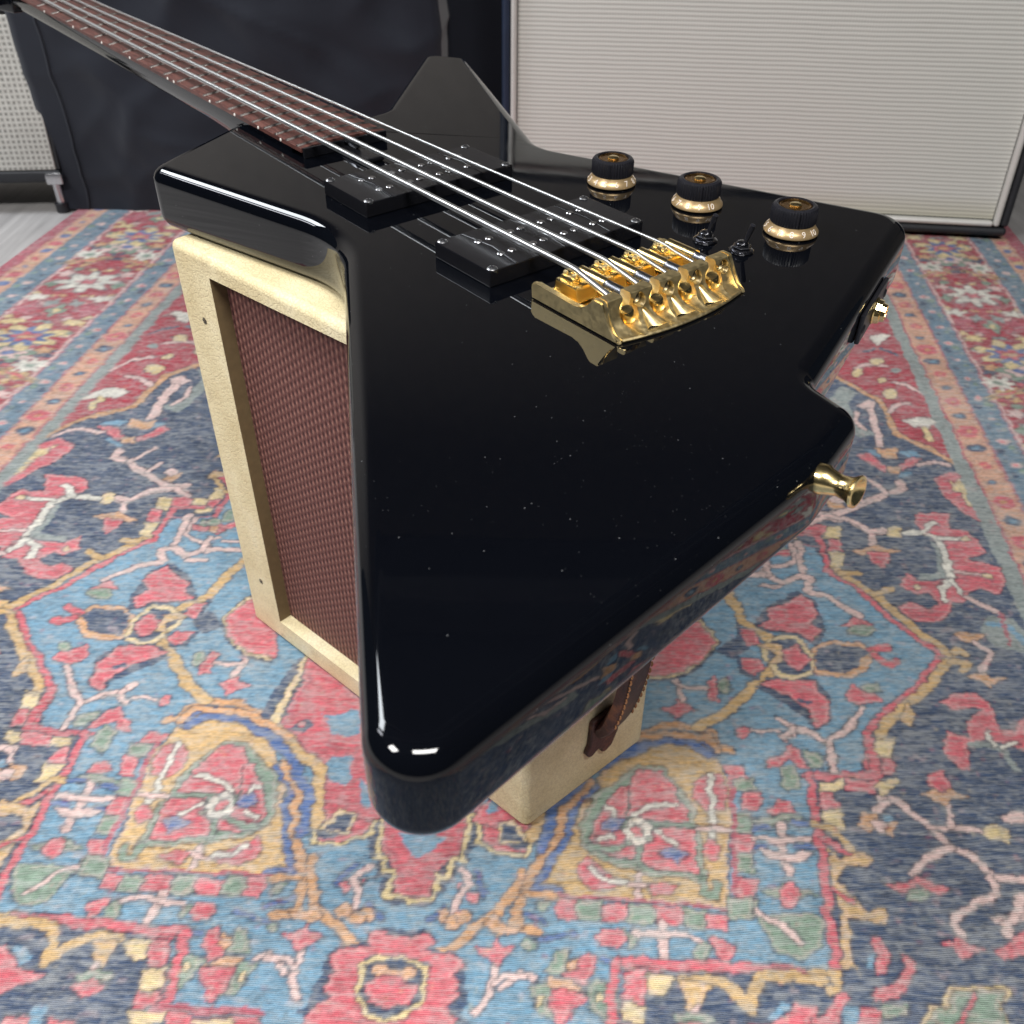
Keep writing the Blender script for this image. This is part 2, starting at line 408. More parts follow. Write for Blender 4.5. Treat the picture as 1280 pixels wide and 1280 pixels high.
# ------------------------------------------------------------------ rug: pattern drawn as shapes in rug millimetres (u across from the middle, v along)
RUG = [
 ('B',0,[0,5,405,0,321,-96,310,-133,273,-137,269,-281,146,-290,145,-324,147,-420,0,-420],1),
 ('R',5.4,[400,-6,384,-25,370,-46,351,-62,330,-84,321,-96,318,-130],0),
 ('G',7.7,[405,-8,393,-27,376,-48,362,-61,339,-83,332,-96],0),
 ('G',0,[360,-61,363,-72,359,-87,350,-78],0),
 ('Y',0,[328,-99,343,-98,339,-114,325,-115],0),
 ('R',0,[327,-116,338,-115,336,-128,324,-129],0),
 ('Y',0,[327,-102,341,-101,338,-117,324,-118],1),
 ('R',0,[329,-118,338,-118,335,-133,326,-134],1),
 ('R',5.9,[322,-94,322,-134,270,-138],1),
 ('P',1.6,[321,-131,271,-136],1),
 ('Y',0,[280,-143,297,-141,296,-149,279,-151],1),
 ('R',0,[299,-140,322,-138,319,-149,297,-151],1),
 ('Y',0,[322,-139,336,-136,332,-145,324,-152,321,-146],1),
 ('R',6,[274,-137,273,-173,272,-208,271,-251,271,-281],1),
 ('N',1.9,[277,-140,277,-173],1),
 ('N',1.7,[278,-192,277,-245],1),
 ('R',0,[279,-151,287,-152,291,-165,278,-166],1),
 ('Y',0,[278,-168,291,-165,291,-183,278,-185],1),
 ('G',4.4,[269,-180,279,-180,287,-191,297,-201],1),
 ('R',4.3,[277,-190,286,-200,294,-204],1),
 ('G',0,[277,-198,284,-207,304,-199,307,-204,302,-211,285,-212,280,-222,290,-235,296,-243,309,-241,306,-250,283,-248,281,-281,274,-282,279,-245,277,-226],1),
 ('R',2.7,[276,-228,288,-238],1),
 ('R',5.2,[144,-290,186,-290,230,-291],1),
 ('R',5.2,[148,-289,148,-325],1),
 ('N',0,[152,-294,228,-296,223,-334,152,-339],1),
 ('R',0,[152,-294,165,-293,165,-309,152,-310],1),
 ('Y',0,[165,-294,184,-293,184,-304,177,-306,175,-303,166,-306],1),
 ('Y',0,[151,-310,162,-310,163,-323,152,-323],1),
 ('G',5.8,[187,-288,195,-297,206,-308],1),
 ('G',4.8,[208,-300,213,-296,229,-295],1),
 ('K',3.3,[211,-308,211,-314,203,-318],1),
 ('W',0,[214,-312,214,-314,212,-315,210,-315,208,-314,208,-312,209,-310,210,-309,212,-309,214,-310],1),
 ('R',0,[201,-315,209,-314,216,-317,225,-318,199,-321],1),
 ('G',4.9,[242,-285,253,-284,271,-285,268,-295,257,-294],3),
 ('G',4.8,[245,-286,246,-296,240,-308],3),
 ('N',0,[279,-285,399,-273,388,-308,274,-316],3),
 ('K',5.1,[321,-154,332,-155,350,-174,361,-191,375,-197,384,-212,405,-212],3),
 ('K',3.7,[350,-176,388,-175],3),
 ('K',4.2,[368,-158,366,-174],3),
 ('K',4.6,[361,-191,349,-196,330,-212],3),
 ('K',4.3,[382,-212,384,-223,364,-236,350,-245,351,-256],3),
 ('K',4.3,[325,-156,316,-166],3),
 ('O',0,[305,-169,316,-167,317,-175,307,-183,302,-179],3),
 ('O',0,[321,-173,329,-174,323,-186,316,-184],3),
 ('K',0,[321,-177,319,-180,316,-183,313,-183,311,-181,311,-178,312,-174,315,-172,318,-172,320,-174],3),
 ('B',0,[326,-169,325,-171,324,-173,322,-173,320,-172,320,-170,321,-167,323,-166,325,-166,326,-167],3),
 ('Y',0,[387,-175,396,-171,406,-173,402,-184,390,-182],3),
 ('R',0,[360,-129,371,-126,376,-143,367,-150,359,-141],3),
 ('O',0,[349,-148,361,-143,368,-149,375,-143,384,-150,373,-151,366,-158,359,-152],3),
 ('R',0,[311,-221,324,-220,332,-213,343,-220,353,-223,345,-228,337,-225,331,-220,324,-227,317,-226],3),
 ('E',0,[338,-228,336,-231,332,-233,327,-233,323,-232,323,-229,325,-226,329,-224,334,-223,337,-225],3),
 ('R',0,[335,-262,346,-260,349,-255,356,-261,366,-263,356,-266,352,-270,346,-269,345,-264],3),
 ('R',0,[369,-263,378,-259,394,-249,388,-267,374,-269],3),
 ('K',0,[375,-241,389,-237,399,-232,395,-243,381,-246],3),
 ('R',0,[296,-259,303,-260,305,-269,301,-282,293,-284,297,-271],3),
 ('B',0,[289,-274,295,-270,293,-281,289,-280],3),
 ('R',0,[312,-269,318,-271,319,-278,311,-291,303,-297,288,-300,293,-292,307,-287,313,-278],3),
 ('R',0,[268,-297,275,-297,274,-303,263,-317,241,-318,261,-308],3),
 ('R',0,[282,-304,293,-304,291,-315,278,-316],3),
 ('B',0,[272,-305,281,-304,278,-316,270,-316],3),
 ('E',0,[294,-301,309,-300,308,-308,292,-309],3),
 ('Y',0,[333,-288,347,-288,355,-286,373,-288,366,-297,366,-310,313,-313,323,-301,332,-298],3),
 ('E',0,[336,-291,347,-291,356,-289,368,-290,364,-297,364,-309,318,-312,326,-303,335,-300],3),
 ('R',2.1,[351,-292,336,-311],3),
 ('K',0,[400,-162,420,-159,418,-169,409,-168],3),
 ('R',0,[261,-109,269,-115,276,-132,267,-129,258,-123,251,-130,240,-133,244,-124,254,-119],1),
 ('E',0,[252,-131,264,-129,265,-150,253,-153],1),
 ('E',0,[272,-115,287,-121,285,-131,277,-130],1),
 ('K',4.4,[260,-87,267,-96,281,-100,292,-108,292,-133],1),
 ('K',4.1,[292,-107,303,-96,314,-83],1),
 ('K',3.8,[267,-96,258,-105],1),
 ('K',2.4,[253,-99,235,-99],1),
 ('R',0,[233,-101,231,-104,229,-106,226,-106,223,-104,223,-101,224,-98,227,-96,230,-96,232,-98],1),
 ('R',0,[222,-156,235,-155,234,-171,221,-172],1),
 ('R',0,[216,-191,228,-190,227,-205,215,-206],1),
 ('R',0,[216,-225,228,-224,226,-238,215,-239],1),
 ('E',0,[219,-144,234,-143,233,-154,218,-155],1),
 ('E',0,[215,-175,230,-174,228,-188,214,-189],1),
 ('E',0,[215,-207,228,-206,227,-220,214,-221],1),
 ('E',0,[208,-241,227,-240,226,-252,207,-253],1),
 ('R',0,[209,-133,225,-131,230,-143,216,-142],1),
 ('R',0,[240,-169,246,-161,255,-163,256,-172,245,-173],1),
 ('E',0,[228,-178,245,-174,262,-174,257,-181,250,-179,239,-182],1),
 ('Q',4.5,[230,-184,239,-182],1),
 ('Q',3.5,[259,-199,267,-199],1),
 ('Q',3.5,[230,-201,237,-201],1),
 ('Q',3.6,[255,-179,265,-180],1),
 ('K',5.2,[248,-182,248,-194,248,-220],1),
 ('K',3.8,[228,-193,267,-193],1),
 ('K',0,[232,-203,242,-201,247,-203,255,-203,265,-203,259,-209,247,-208,239,-208],1),
 ('E',0,[231,-233,245,-227,258,-231,267,-234,254,-237,238,-236],1),
 ('R',0,[256,-234,254,-239,250,-242,246,-243,243,-240,243,-235,244,-230,248,-227,252,-227,255,-230],1),
 ('E',0,[224,-250,250,-247,267,-249,264,-267,251,-277,234,-273,231,-261],1),
 ('K',3.1,[227,-248,238,-254,252,-266],1),
 ('G',0,[126,-138,149,-118,167,-110,189,-108,201,-118,209,-134,214,-150,208,-238,206,-245,150,-246,98,-246,84,-239,90,-217,106,-186,108,-174],1),
 ('O',6.2,[149,-108,158,-105,169,-98,192,-98,205,-106,208,-117,219,-119],0),
 ('Q',4.8,[151,-115,167,-106,186,-106,199,-113,202,-124],0),
 ('Q',5.3,[118,-158,105,-172,102,-180,100,-198,91,-220,82,-236,82,-242,97,-242],1),
 ('O',5.9,[113,-155,97,-179,93,-200,79,-230,75,-242,71,-259,70,-269,84,-271],1),
 ('O',4.6,[77,-245,98,-247],1),
 ('E',0,[149,-138,165,-137,180,-158,186,-172,192,-192,193,-230,150,-224,125,-217,110,-207,108,-189,116,-165,138,-148],1),
 ('R',0,[149,-142,165,-141,175,-158,181,-173,184,-183,161,-184,144,-182,140,-184,143,-153],1),
 ('R',0,[161,-189,188,-189,188,-224,168,-222,151,-218,150,-212],1),
 ('R',0,[137,-157,142,-157,138,-182,136,-192,146,-206,144,-215,129,-213,115,-203,116,-190,124,-172],1),
 ('E',3.5,[117,-208,133,-207,139,-203],1),
 ('E',3.2,[148,-204,148,-219],1),
 ('W',0,[158,-193,156,-199,151,-203,145,-204,140,-200,138,-195,140,-188,145,-184,151,-183,156,-187],1),
 ('R',0,[152,-193,151,-195,149,-197,147,-197,145,-196,144,-194,145,-191,147,-190,149,-190,151,-191],1),
 ('W',0,[152,-185,151,-187,149,-188,147,-188,145,-187,144,-185,145,-183,147,-182,149,-182,151,-183],1),
 ('E',0,[140,-189,140,-190,139,-191,138,-191,137,-190,137,-189,137,-188,138,-187,139,-187,140,-188],1),
 ('E',0,[160,-199,159,-200,158,-201,157,-201,156,-200,156,-199,156,-197,157,-197,158,-197,159,-197],1),
 ('E',0,[143,-203,143,-204,142,-205,141,-205,140,-204,139,-203,140,-202,141,-201,142,-201,143,-202],1),
 ('W',3.1,[145,-181,157,-172,168,-169,176,-170],1),
 ('W',2.6,[161,-192,167,-198,174,-201],1),
 ('W',3.1,[125,-175,130,-175,131,-182],1),
 ('W',3.5,[120,-201,129,-198],1),
 ('Q',0,[122,-188,128,-182,138,-185,136,-191,130,-194,123,-192],1),
 ('Q',0,[163,-208,174,-203,184,-208,178,-212,176,-217,173,-213,167,-211],1),
 ('R',0,[190,-148,199,-141,209,-143,212,-155,209,-171,195,-174,187,-162],1),
 ('W',3.7,[200,-143,200,-171,200,-195],1),
 ('K',2.4,[190,-188,210,-188],1),
 ('R',0,[206,-203,204,-208,201,-211,198,-211,195,-208,194,-204,196,-199,199,-196,202,-196,205,-199],1),
 ('R',0,[109,-221,115,-215,120,-221,129,-228,141,-232,131,-238,118,-240,110,-231],1),
 ('W',2.8,[118,-224,126,-232,139,-232],1),
 ('K',3.9,[148,-226,150,-242],1),
 ('K',2.5,[142,-234,156,-233],1),
 ('R',0,[156,-233,166,-231,175,-234,169,-240,160,-242],1),
 ('E',4.7,[191,-228,191,-237,199,-238,201,-230],1),
 ('P',2.4,[96,-245,145,-245,210,-247],1),
 ('P',3.8,[216,-141,214,-203,213,-242],1),
 ('N',2,[210,-206,209,-241],1),
 ('R',0,[96,-248,110,-247,111,-261,97,-262],1),
 ('E',0,[110,-248,124,-247,125,-260,111,-261],1),
 ('R',0,[125,-250,142,-248,142,-260,126,-261],1),
 ('E',0,[143,-249,158,-248,158,-261,143,-262],1),
 ('R',0,[159,-249,177,-248,177,-261,159,-262],1),
 ('E',0,[178,-250,193,-249,192,-261,178,-263],1),
 ('R',0,[193,-251,205,-250,205,-261,193,-261],1),
 ('E',0,[208,-239,224,-238,223,-253,207,-254],1),
 ('K',6.6,[163,-262,164,-287],1),
 ('K',3.3,[144,-272,147,-267,176,-267,187,-270],1),
 ('R',0,[123,-273,126,-267,137,-265,141,-272,135,-279,126,-278],1),
 ('E',0,[140,-266,146,-271,148,-276,143,-279],1),
 ('R',0,[193,-267,200,-268,209,-271,205,-283,202,-283,195,-273],1),
 ('E',0,[194,-277,193,-282,190,-285,187,-285,185,-282,184,-278,185,-273,188,-270,191,-270,193,-273],1),
 ('E',0,[92,-297,99,-284,107,-282,108,-288,104,-297],1),
 ('R',0,[105,-297,110,-289,114,-288,117,-282,122,-285,123,-293,116,-303,109,-301],1),
 ('E',0,[85,-305,97,-303,99,-325,92,-322],1),
 ('E',0,[117,-302,128,-300,138,-305,139,-324,129,-324,120,-315],1),
 ('O',0,[95,-300,109,-300,116,-307,106,-307,97,-306],1),
 ('R',0,[97,-307,108,-307,117,-308,116,-314,107,-324,106,-328,101,-328],1),
 ('K',3.7,[68,-307,77,-298,88,-301],1),
 ('K',3.8,[54,-323,62,-311,60,-294],1),
 ('K',3.2,[63,-304,69,-298,81,-301],1),
 ('R',0,[47,-283,59,-282,62,-277,67,-283,75,-283,66,-289,62,-294,56,-289],1),
 ('P',1.2,[98,-307,101,-327],1),
 ('P',0.9,[116,-309,107,-327],1),
 ('O',0,[107,-290,113,-287,112,-293,107,-294],1),
 ('Y',0,[129,-309,129,-310,127,-311,126,-311,124,-311,124,-309,124,-308,125,-307,127,-307,128,-307],1),
 ('Y',0,[94,-314,94,-315,93,-316,92,-316,91,-315,90,-314,90,-312,91,-311,92,-311,93,-312],1),
 ('Q',2.5,[127,-287,140,-289],1),
 ('Q',2.3,[86,-276,111,-272],1),
 ('Q',2.6,[76,-259,90,-265],1),
 ('N',1.5,[130,-281,140,-279],1),
 ('E',0,[85,-280,84,-281,83,-282,81,-283,79,-282,78,-280,79,-278,80,-277,82,-277,84,-278],1),
 ('Q',3,[40,-232,50,-249],1),
 ('Q',2.9,[16,-268,24,-259],1),
 ('E',0,[91,-253,90,-255,88,-257,86,-257,84,-256,83,-254,83,-251,85,-250,88,-250,90,-251],1),
 ('N',0,[-12,-265,-12,-261,12,-259,22,-247,21,-242,28,-243,27,-226,34,-227,38,-213,38,-185,27,-183,-12,-179],1),
 ('R',0,[-12,-259,12,-252,15,-238,15,-235,20,-224,27,-221,30,-210,28,-188,29,-174,-12,-178],1),
 ('Y',2.9,[-12,-261,15,-252,16,-235,24,-238,23,-224,30,-225,30,-204,30,-188,35,-188,38,-208,42,-211,54,-216,72,-218],1),
 ('R',0,[32,-174,57,-196,74,-215,65,-215,54,-214,42,-209,37,-189],1),
 ('P',1.7,[9,-240,16,-222,25,-218,25,-199],1),
 ('B',0,[-12,-232,7,-220,17,-207,8,-205,14,-195,-12,-200],1),
 ('R',2.4,[-12,-212,-12,-201],1),
 ('N',0,[75,-204,74,-210,70,-213,65,-214,60,-211,58,-205,59,-199,63,-195,68,-195,73,-198],1),
 ('Y',2.3,[73,-198,75,-209,73,-218],1),
 ('Y',2.9,[-12,-261,-12,-279],1),
 ('O',6,[72,-230,68,-245,59,-262,44,-274,32,-285,17,-293],1),
 ('O',0,[57,-262,65,-270,76,-269,73,-273,61,-275,52,-269],1),
 ('K',4.1,[30,-232,39,-244,33,-251,32,-263],1),
 ('R',0,[47,-250,46,-252,45,-254,43,-254,41,-253,40,-251,40,-249,42,-247,44,-247,46,-248],1),
 ('R',0,[33,-244,33,-245,33,-246,32,-246,31,-245,31,-245,31,-244,31,-243,32,-243,33,-244],1),
 ('O',0,[30,-265,29,-268,27,-269,24,-270,21,-268,20,-266,20,-263,22,-261,26,-261,28,-262],1),
 ('O',0,[37,-268,36,-271,34,-273,31,-273,28,-272,27,-269,27,-266,30,-265,33,-264,35,-266],1),
 ('O',0,[44,-265,43,-267,41,-269,38,-269,35,-268,34,-265,34,-262,37,-261,40,-260,43,-262],1),
 ('N',0,[-12,-277,12,-274,22,-279,22,-286,35,-288,44,-295,46,-316,48,-327,55,-331,-12,-335],1),
 ('R',0,[-12,-278,9,-280,10,-277,18,-278,21,-283,17,-289,32,-290,41,-294,42,-298,36,-304,41,-306,40,-316,35,-321,43,-327,48,-344,-12,-347],1),
 ('N',0,[-12,-291,18,-294,21,-305,19,-318,10,-329,-12,-334],1),
 ('Y',2.4,[-12,-295,-12,-290,11,-295,19,-299,20,-309,19,-318,10,-329,-12,-333],1),
 ('R',0,[-12,-300,12,-301,10,-309,17,-312,11,-321,-12,-324],1),
 ('O',0,[14,-302,13,-305,11,-306,9,-307,6,-305,-12,-303,5,-300,7,-299,10,-299,12,-300],1),
 ('N',0,[-12,-289,8,-295,-12,-300],1),
 ('G',9,[222,72,231,46,238,21,263,-2,265,-20,253,-40,238,-55,216,-82,194,-97],0),
 ('N',0,[245,16,261,44,288,66,304,53,307,18,299,-5,281,9,258,10],0),
 ('R',0,[249,18,261,25,261,40,275,47,291,61,300,51,303,38,294,25,302,16,295,2,282,12,260,13],0),
 ('N',0,[241,-55,252,-42,291,-42,301,-59,297,-86,283,-98,278,-84,262,-68],0),
 ('R',0,[244,-49,260,-44,291,-45,292,-56,298,-64,294,-86,284,-94,280,-75,266,-60],0),
 ('N',4,[274,-65,283,-68],0),
 ('O',0,[291,-9,306,3,334,3,344,-8,332,-29,320,-38,292,-37,288,-28],0),
 ('N',0,[296,-8,307,-1,332,-2,339,-9,330,-18,327,-26,315,-32,293,-31],0),
 ('R',7.1,[342,-8,355,0],0),
 ('R',7,[343,-12,353,-21,360,-16],0),
 ('Y',0,[248,-5,268,8,283,8,293,-16,288,-38,275,-43,261,-41,250,-21],0),
 ('N',0,[251,-7,267,3,280,3,290,-16,286,-34,275,-39,263,-36,255,-21],0),
 ('R',0,[265,-13,280,-3,289,-20,278,-33,269,-27],0),
 ('G',0,[243,-1,266,-4,267,-25,254,-28,263,-16,252,-9],0),
 ('R',0,[232,13,244,12,250,-3,238,-7],0),
 ('R',0,[231,-24,246,-23,252,-33,240,-41,233,-36],0),
 ('N',0,[212,-15,228,3,242,-10,225,-25],0),
 ('N',4.1,[233,18,233,-6],0),
 ('N',4.2,[230,-23,233,-40,244,-43],0),
 ('R',0,[320,23,335,35,348,25,337,23],0),
 ('E',0,[349,19,346,15,339,12,332,11,326,13,325,17,328,21,334,24,341,25,347,23],0),
 ('R',0,[311,-55,319,-45,326,-53,335,-53,341,-62,320,-67,312,-63],0),
 ('E',0,[342,-48,340,-51,336,-53,331,-53,328,-52,326,-49,329,-46,333,-44,338,-44,342,-45],0),
 ('R',0,[202,-49,209,-43,210,-57,211,-72,202,-68],0),
 ('E',0,[221,-54,220,-59,217,-63,214,-63,212,-60,211,-55,212,-50,215,-46,218,-46,221,-49],0),
 ('R',0,[165,-81,176,-77,179,-70,185,-76,193,-81,183,-85,178,-92,174,-86],0),
 ('K',4.1,[177,-49,183,-71],0),
 ('K',3.3,[181,-58,201,-58],0),
 ('K',6.5,[299,136,297,87],0),
 ('K',6.2,[232,86,265,86,279,76,294,87,305,83,297,66,316,60,339,37],0),
 ('K',5.5,[265,104,266,86],0),
 ('K',4.4,[258,70,276,71],0),
 ('K',4.4,[257,-85,266,-94,279,-97,292,-108,292,-133],0),
 ('K',4.3,[292,-108,304,-97,323,-70],0),
 ('K',3.8,[266,-94,256,-104],0),
 ('R',0,[255,117,290,124,289,115,264,112],0),
 ('O',0,[273,119,272,114,269,112,266,112,264,114,264,118,265,122,268,125,270,125,272,123],0),
 ('E',0,[279,128,277,124,273,122,268,122,265,124,264,127,265,131,269,133,274,134,278,132],0),
 ('N',0,[174,19,200,26,218,-5,203,-31,178,-51,155,-55],0),
 ('Y',0,[174,18,200,23,216,-5,201,-29,178,-48,155,-52],0),
 ('R',0,[172,16,198,19,213,-5,201,-27,178,-44,153,-49],0),
 ('N',0,[135,-46,122,-52,130,-122,147,-109,143,-82],1),
 ('Y',0,[131,-43,126,-45,129,-120,137,-118,132,-81],1),
 ('R',0,[127,-45,73,-86,55,-144,33,-194,71,-202,84,-164,104,-147,129,-122,126,-106,124,-68],1),
 ('P',2.2,[119,-67,125,-118],1),
 ('B',0,[98,-104,91,-105,82,-103,78,-98,70,-102,64,-123,73,-125,87,-125],1),
 ('B',0,[80,-145,66,-142,63,-153,63,-171,75,-168,85,-155],1),
 ('B',0,[55,-162,44,-170,43,-187,50,-184],1),
 ('N',0,[121,-122,109,-109,101,-114,108,-124],1),
 ('R',0,[107,-116,108,-117,109,-118,111,-119,113,-118,114,-116,114,-114,113,-113,111,-113,109,-114],1),
 ('G',7.5,[129,-120,105,-143,85,-157,75,-204],1),
 ('Q',7.3,[198,-123,184,-112,161,-114,131,-130,110,-147,99,-165,89,-175,83,-212],1),
 ('O',6,[207,-120,201,-107,167,-107,142,-115,119,-129],1),
 ('Y',0,[72,-207,63,-190,51,-194,53,-209],1),
 ('N',0,[69,-207,63,-195,54,-194,54,-207],1),
 ('K',6.5,[312,168,325,179,352,174,372,156,386,159],0),
 ('K',6.8,[373,159,369,139],0),
 ('K',6.1,[340,186,337,176],0),
 ('Y',0,[384,159,395,168,401,165,398,149,388,151],0),
 ('O',0,[346,127,360,131,373,138,383,132,394,129,381,124,371,128,357,122],0),
 ('R',0,[363,127,380,126,379,112,371,103,364,112],0),
 ('A',0,[427,148,436,136,432,93,403,88,405,96,424,100],0),
 ('R',0,[426,192,416,175,420,166,431,156,436,136,434,94,420,88,402,86,392,97,384,78,395,69,406,72,413,61,401,50,389,57,375,51,384,36,401,33,414,41,426,60,438,61,444,74,454,80,468,73,480,90,480,110,464,118,454,121,476,133,471,148,466,166,447,166,456,194],0),
 ('W',6.2,[403,158,424,160,435,148,433,94],0),
 ('W',4.9,[436,151,460,153],0),
 ('W',5.5,[424,160,429,173,436,178],0),
 ('W',5.3,[432,91,420,80,419,63],0),
 ('W',4.9,[432,90,436,72],0),
 ('K',3.2,[437,102,465,99],0),
 ('Y',0,[469,99,468,97,466,96,464,96,462,97,462,99,463,101,465,102,467,102,469,101],0),
 ('Y',0,[463,153,462,151,460,150,458,149,456,151,456,153,458,155,460,157,462,157,463,155],0),
 ('Y',0,[400,77,399,75,398,74,396,74,395,75,395,77,396,79,397,80,399,80,400,79],0),
 ('K',5.6,[441,67,462,49],0),
 ('A',0,[441,30,453,44,471,42,478,26,470,1,456,3,445,11],0),
 ('B',6.1,[450,33,465,32,472,13],0),
 ('P',2.9,[463,49,460,10],0),
 ('G',7.9,[404,-8,416,1,420,-3],0),
 ('G',6.9,[405,-11,419,-14,412,-22],0),
 ('O',0,[416,20,428,22,443,22,433,9,423,12],0),
 ('K',5.5,[432,10,440,-1,437,-10,426,-22],0),
 ('O',0,[413,-30,423,-28,429,-23,434,-31,446,-29,437,-35,429,-42,425,-35],0),
 ('R',0,[386,-60,397,-48,415,-48,423,-57,425,-73,424,-85,434,-85,449,-70,438,-103,420,-97,413,-94,396,-101,392,-124,384,-125,376,-110,383,-90,392,-93,398,-95,401,-81,415,-64,406,-63,395,-66],0),
 ('A',5.7,[399,-101,413,-99,422,-105,427,-121],0),
 ('W',3.1,[415,-88,416,-100],0),
 ('W',2.7,[422,-103,433,-96],0),
 ('R',5.8,[289,150,319,150,321,96,343,75,369,30,400,-5],0),
 ('G',7.3,[327,101,344,81,362,60,379,33,406,-4],0),
 ('G',5.7,[357,66,365,69,375,76],0),
 ('G',6.8,[333,94,348,95],0),
 ('Y',0,[327,164,343,165,340,145,324,144],0),
 ('R',0,[328,143,342,144,339,126,325,125],0),
 ('Y',0,[327,123,339,124,335,103,324,102],0),
 ('Y',0,[290,165,308,166,307,154,289,153],0),
 ('R',0,[308,165,328,166,325,151,306,150],0),
 ('C',0,[0,491,390,461,427,413,431,382,433,337,465,307,486,280,500,280,500,1100,0,1100],0),
 ('O',6.6,[384,467,427,413,431,382,433,337,465,307,486,280],2),
 ('A',0,[367,405,389,444,405,428,389,402,394,360,409,337,392,328,381,340,376,386],2),
 ('K',0,[400,399,415,412,422,405,414,388,410,384],2),
 ('K',8.1,[412,388,413,361,412,314],2),
 ('K',4.9,[396,383,390,363,399,345],2),
 ('O',0,[403,308,414,305,427,310,423,290,408,290],2),
 ('R',0,[381,291,394,297,409,271,406,263,392,275],2),
 ('R',0,[450,292,436,291,421,274,425,266,437,278],2),
 ('B',0,[427,304,444,304,450,296,434,293],2),
 ('B',0,[390,305,403,303,406,289,396,295],2),
 ('O',0,[410,273,424,271,420,260,409,260],2),
 ('B',4.9,[419,254,430,264],2),
 ('K',6,[444,279,462,285,476,278],2),
 ('K',7.8,[417,244,417,232,400,223,374,204,341,182,322,186],2),
 ('K',5.7,[382,251,400,224],2),
 ('K',5.1,[364,222,374,207],2),
 ('K',5.7,[313,168,334,181,356,174,371,158,383,161],2),
 ('O',0,[333,211,349,203,351,194,340,190],2),
 ('K',0,[355,209,353,205,349,202,345,202,342,204,341,208,343,213,347,215,352,216,355,213],2),
 ('R',0,[456,253,474,268,485,268,486,175,472,191,461,214,455,234],2),
 ('Y',0,[468,251,473,247,482,257,486,201,477,209,477,230,471,232],2),
 ('W',0,[446,367,458,376,478,377,482,366,470,350,463,357,455,353],2),
 ('Y',6.4,[468,354,467,328],2),
 ('Y',0,[452,427,449,420,443,415,438,415,435,419,434,426,437,434,443,438,448,439,452,435],2),
 ('K',4.8,[454,457,466,451,482,431],2),
 ('K',5.7,[434,386,447,403,461,407],2),
 ('K',5.7,[412,489,431,502,452,496],2),
 ('Y',0,[420,479,418,472,414,468,410,468,408,471,407,478,410,484,414,488,418,489,420,485],2),
 ('Y',0,[451,510,449,504,444,500,439,500,436,503,435,509,438,515,443,519,448,520,451,516],2),
 ('A',0,[468,486,466,482,463,479,459,479,457,481,457,486,459,490,462,493,465,493,467,491],2),
 ('Y',0,[445,461,444,456,441,454,437,453,435,456,435,460,437,464,440,467,443,467,445,465],2),
 ('W',0,[446,578,464,588,477,585,462,566,451,553],2),
 ('N',6.2,[433,535,446,544],2),
 ('N',5.6,[456,545,473,526],2),
 ('N',0,[264,-290,219,-288,164,-291,142,-293,134,-334,143,-340,140,-350,227,-356],3),
 ('R',5.5,[251,-285,219,-285,138,-287],3),
 ('R',5.7,[137,-289,134,-305,131,-334],3),
 ('P',1.2,[143,-296,135,-333],3),
 ('G',6.4,[262,-289,240,-288,224,-289,217,-301,216,-311,208,-301,198,-294,176,-294],3),
 ('G',0,[193,-297,176,-294,176,-304,179,-315,186,-309],3),
 ('K',3.7,[184,-312,181,-321],3),
 ('E',0,[193,-319,186,-315,171,-317,175,-323,188,-323],3),
 ('R',0,[193,-326,188,-323,182,-320,171,-325,180,-331],3),
 ('Y',0,[172,-296,166,-293,155,-293,154,-305,159,-307,166,-304],3),
 ('R',0,[155,-292,143,-293,141,-311,152,-311],3),
 ('Y',0,[153,-313,139,-312,139,-323,152,-323],3),
 ('R',0,[151,-325,138,-325,137,-333,150,-334],3),
 ('Y',0,[152,-336,129,-336,129,-344,148,-345],3),
 ('R',0,[255,-306,245,-303,237,-312,226,-318,212,-318,222,-324,229,-328,238,-336],3),
 ('B',0,[240,-305,233,-303,226,-313,230,-316],3),
 ('B',0,[210,-340,205,-336,198,-342,199,-349,205,-349],3),
 ('R',0,[224,-345,208,-345,207,-350,222,-351],3),
 ('R',0,[195,-344,185,-344,179,-348,194,-349],3),
 ('P',4.7,[137,-335,110,-333,74,-332],3),
 ('R',0,[128,-337,72,-335,68,-346,123,-350],3),
 ('Y',0,[111,-338,91,-337,87,-346,106,-347],3),
]

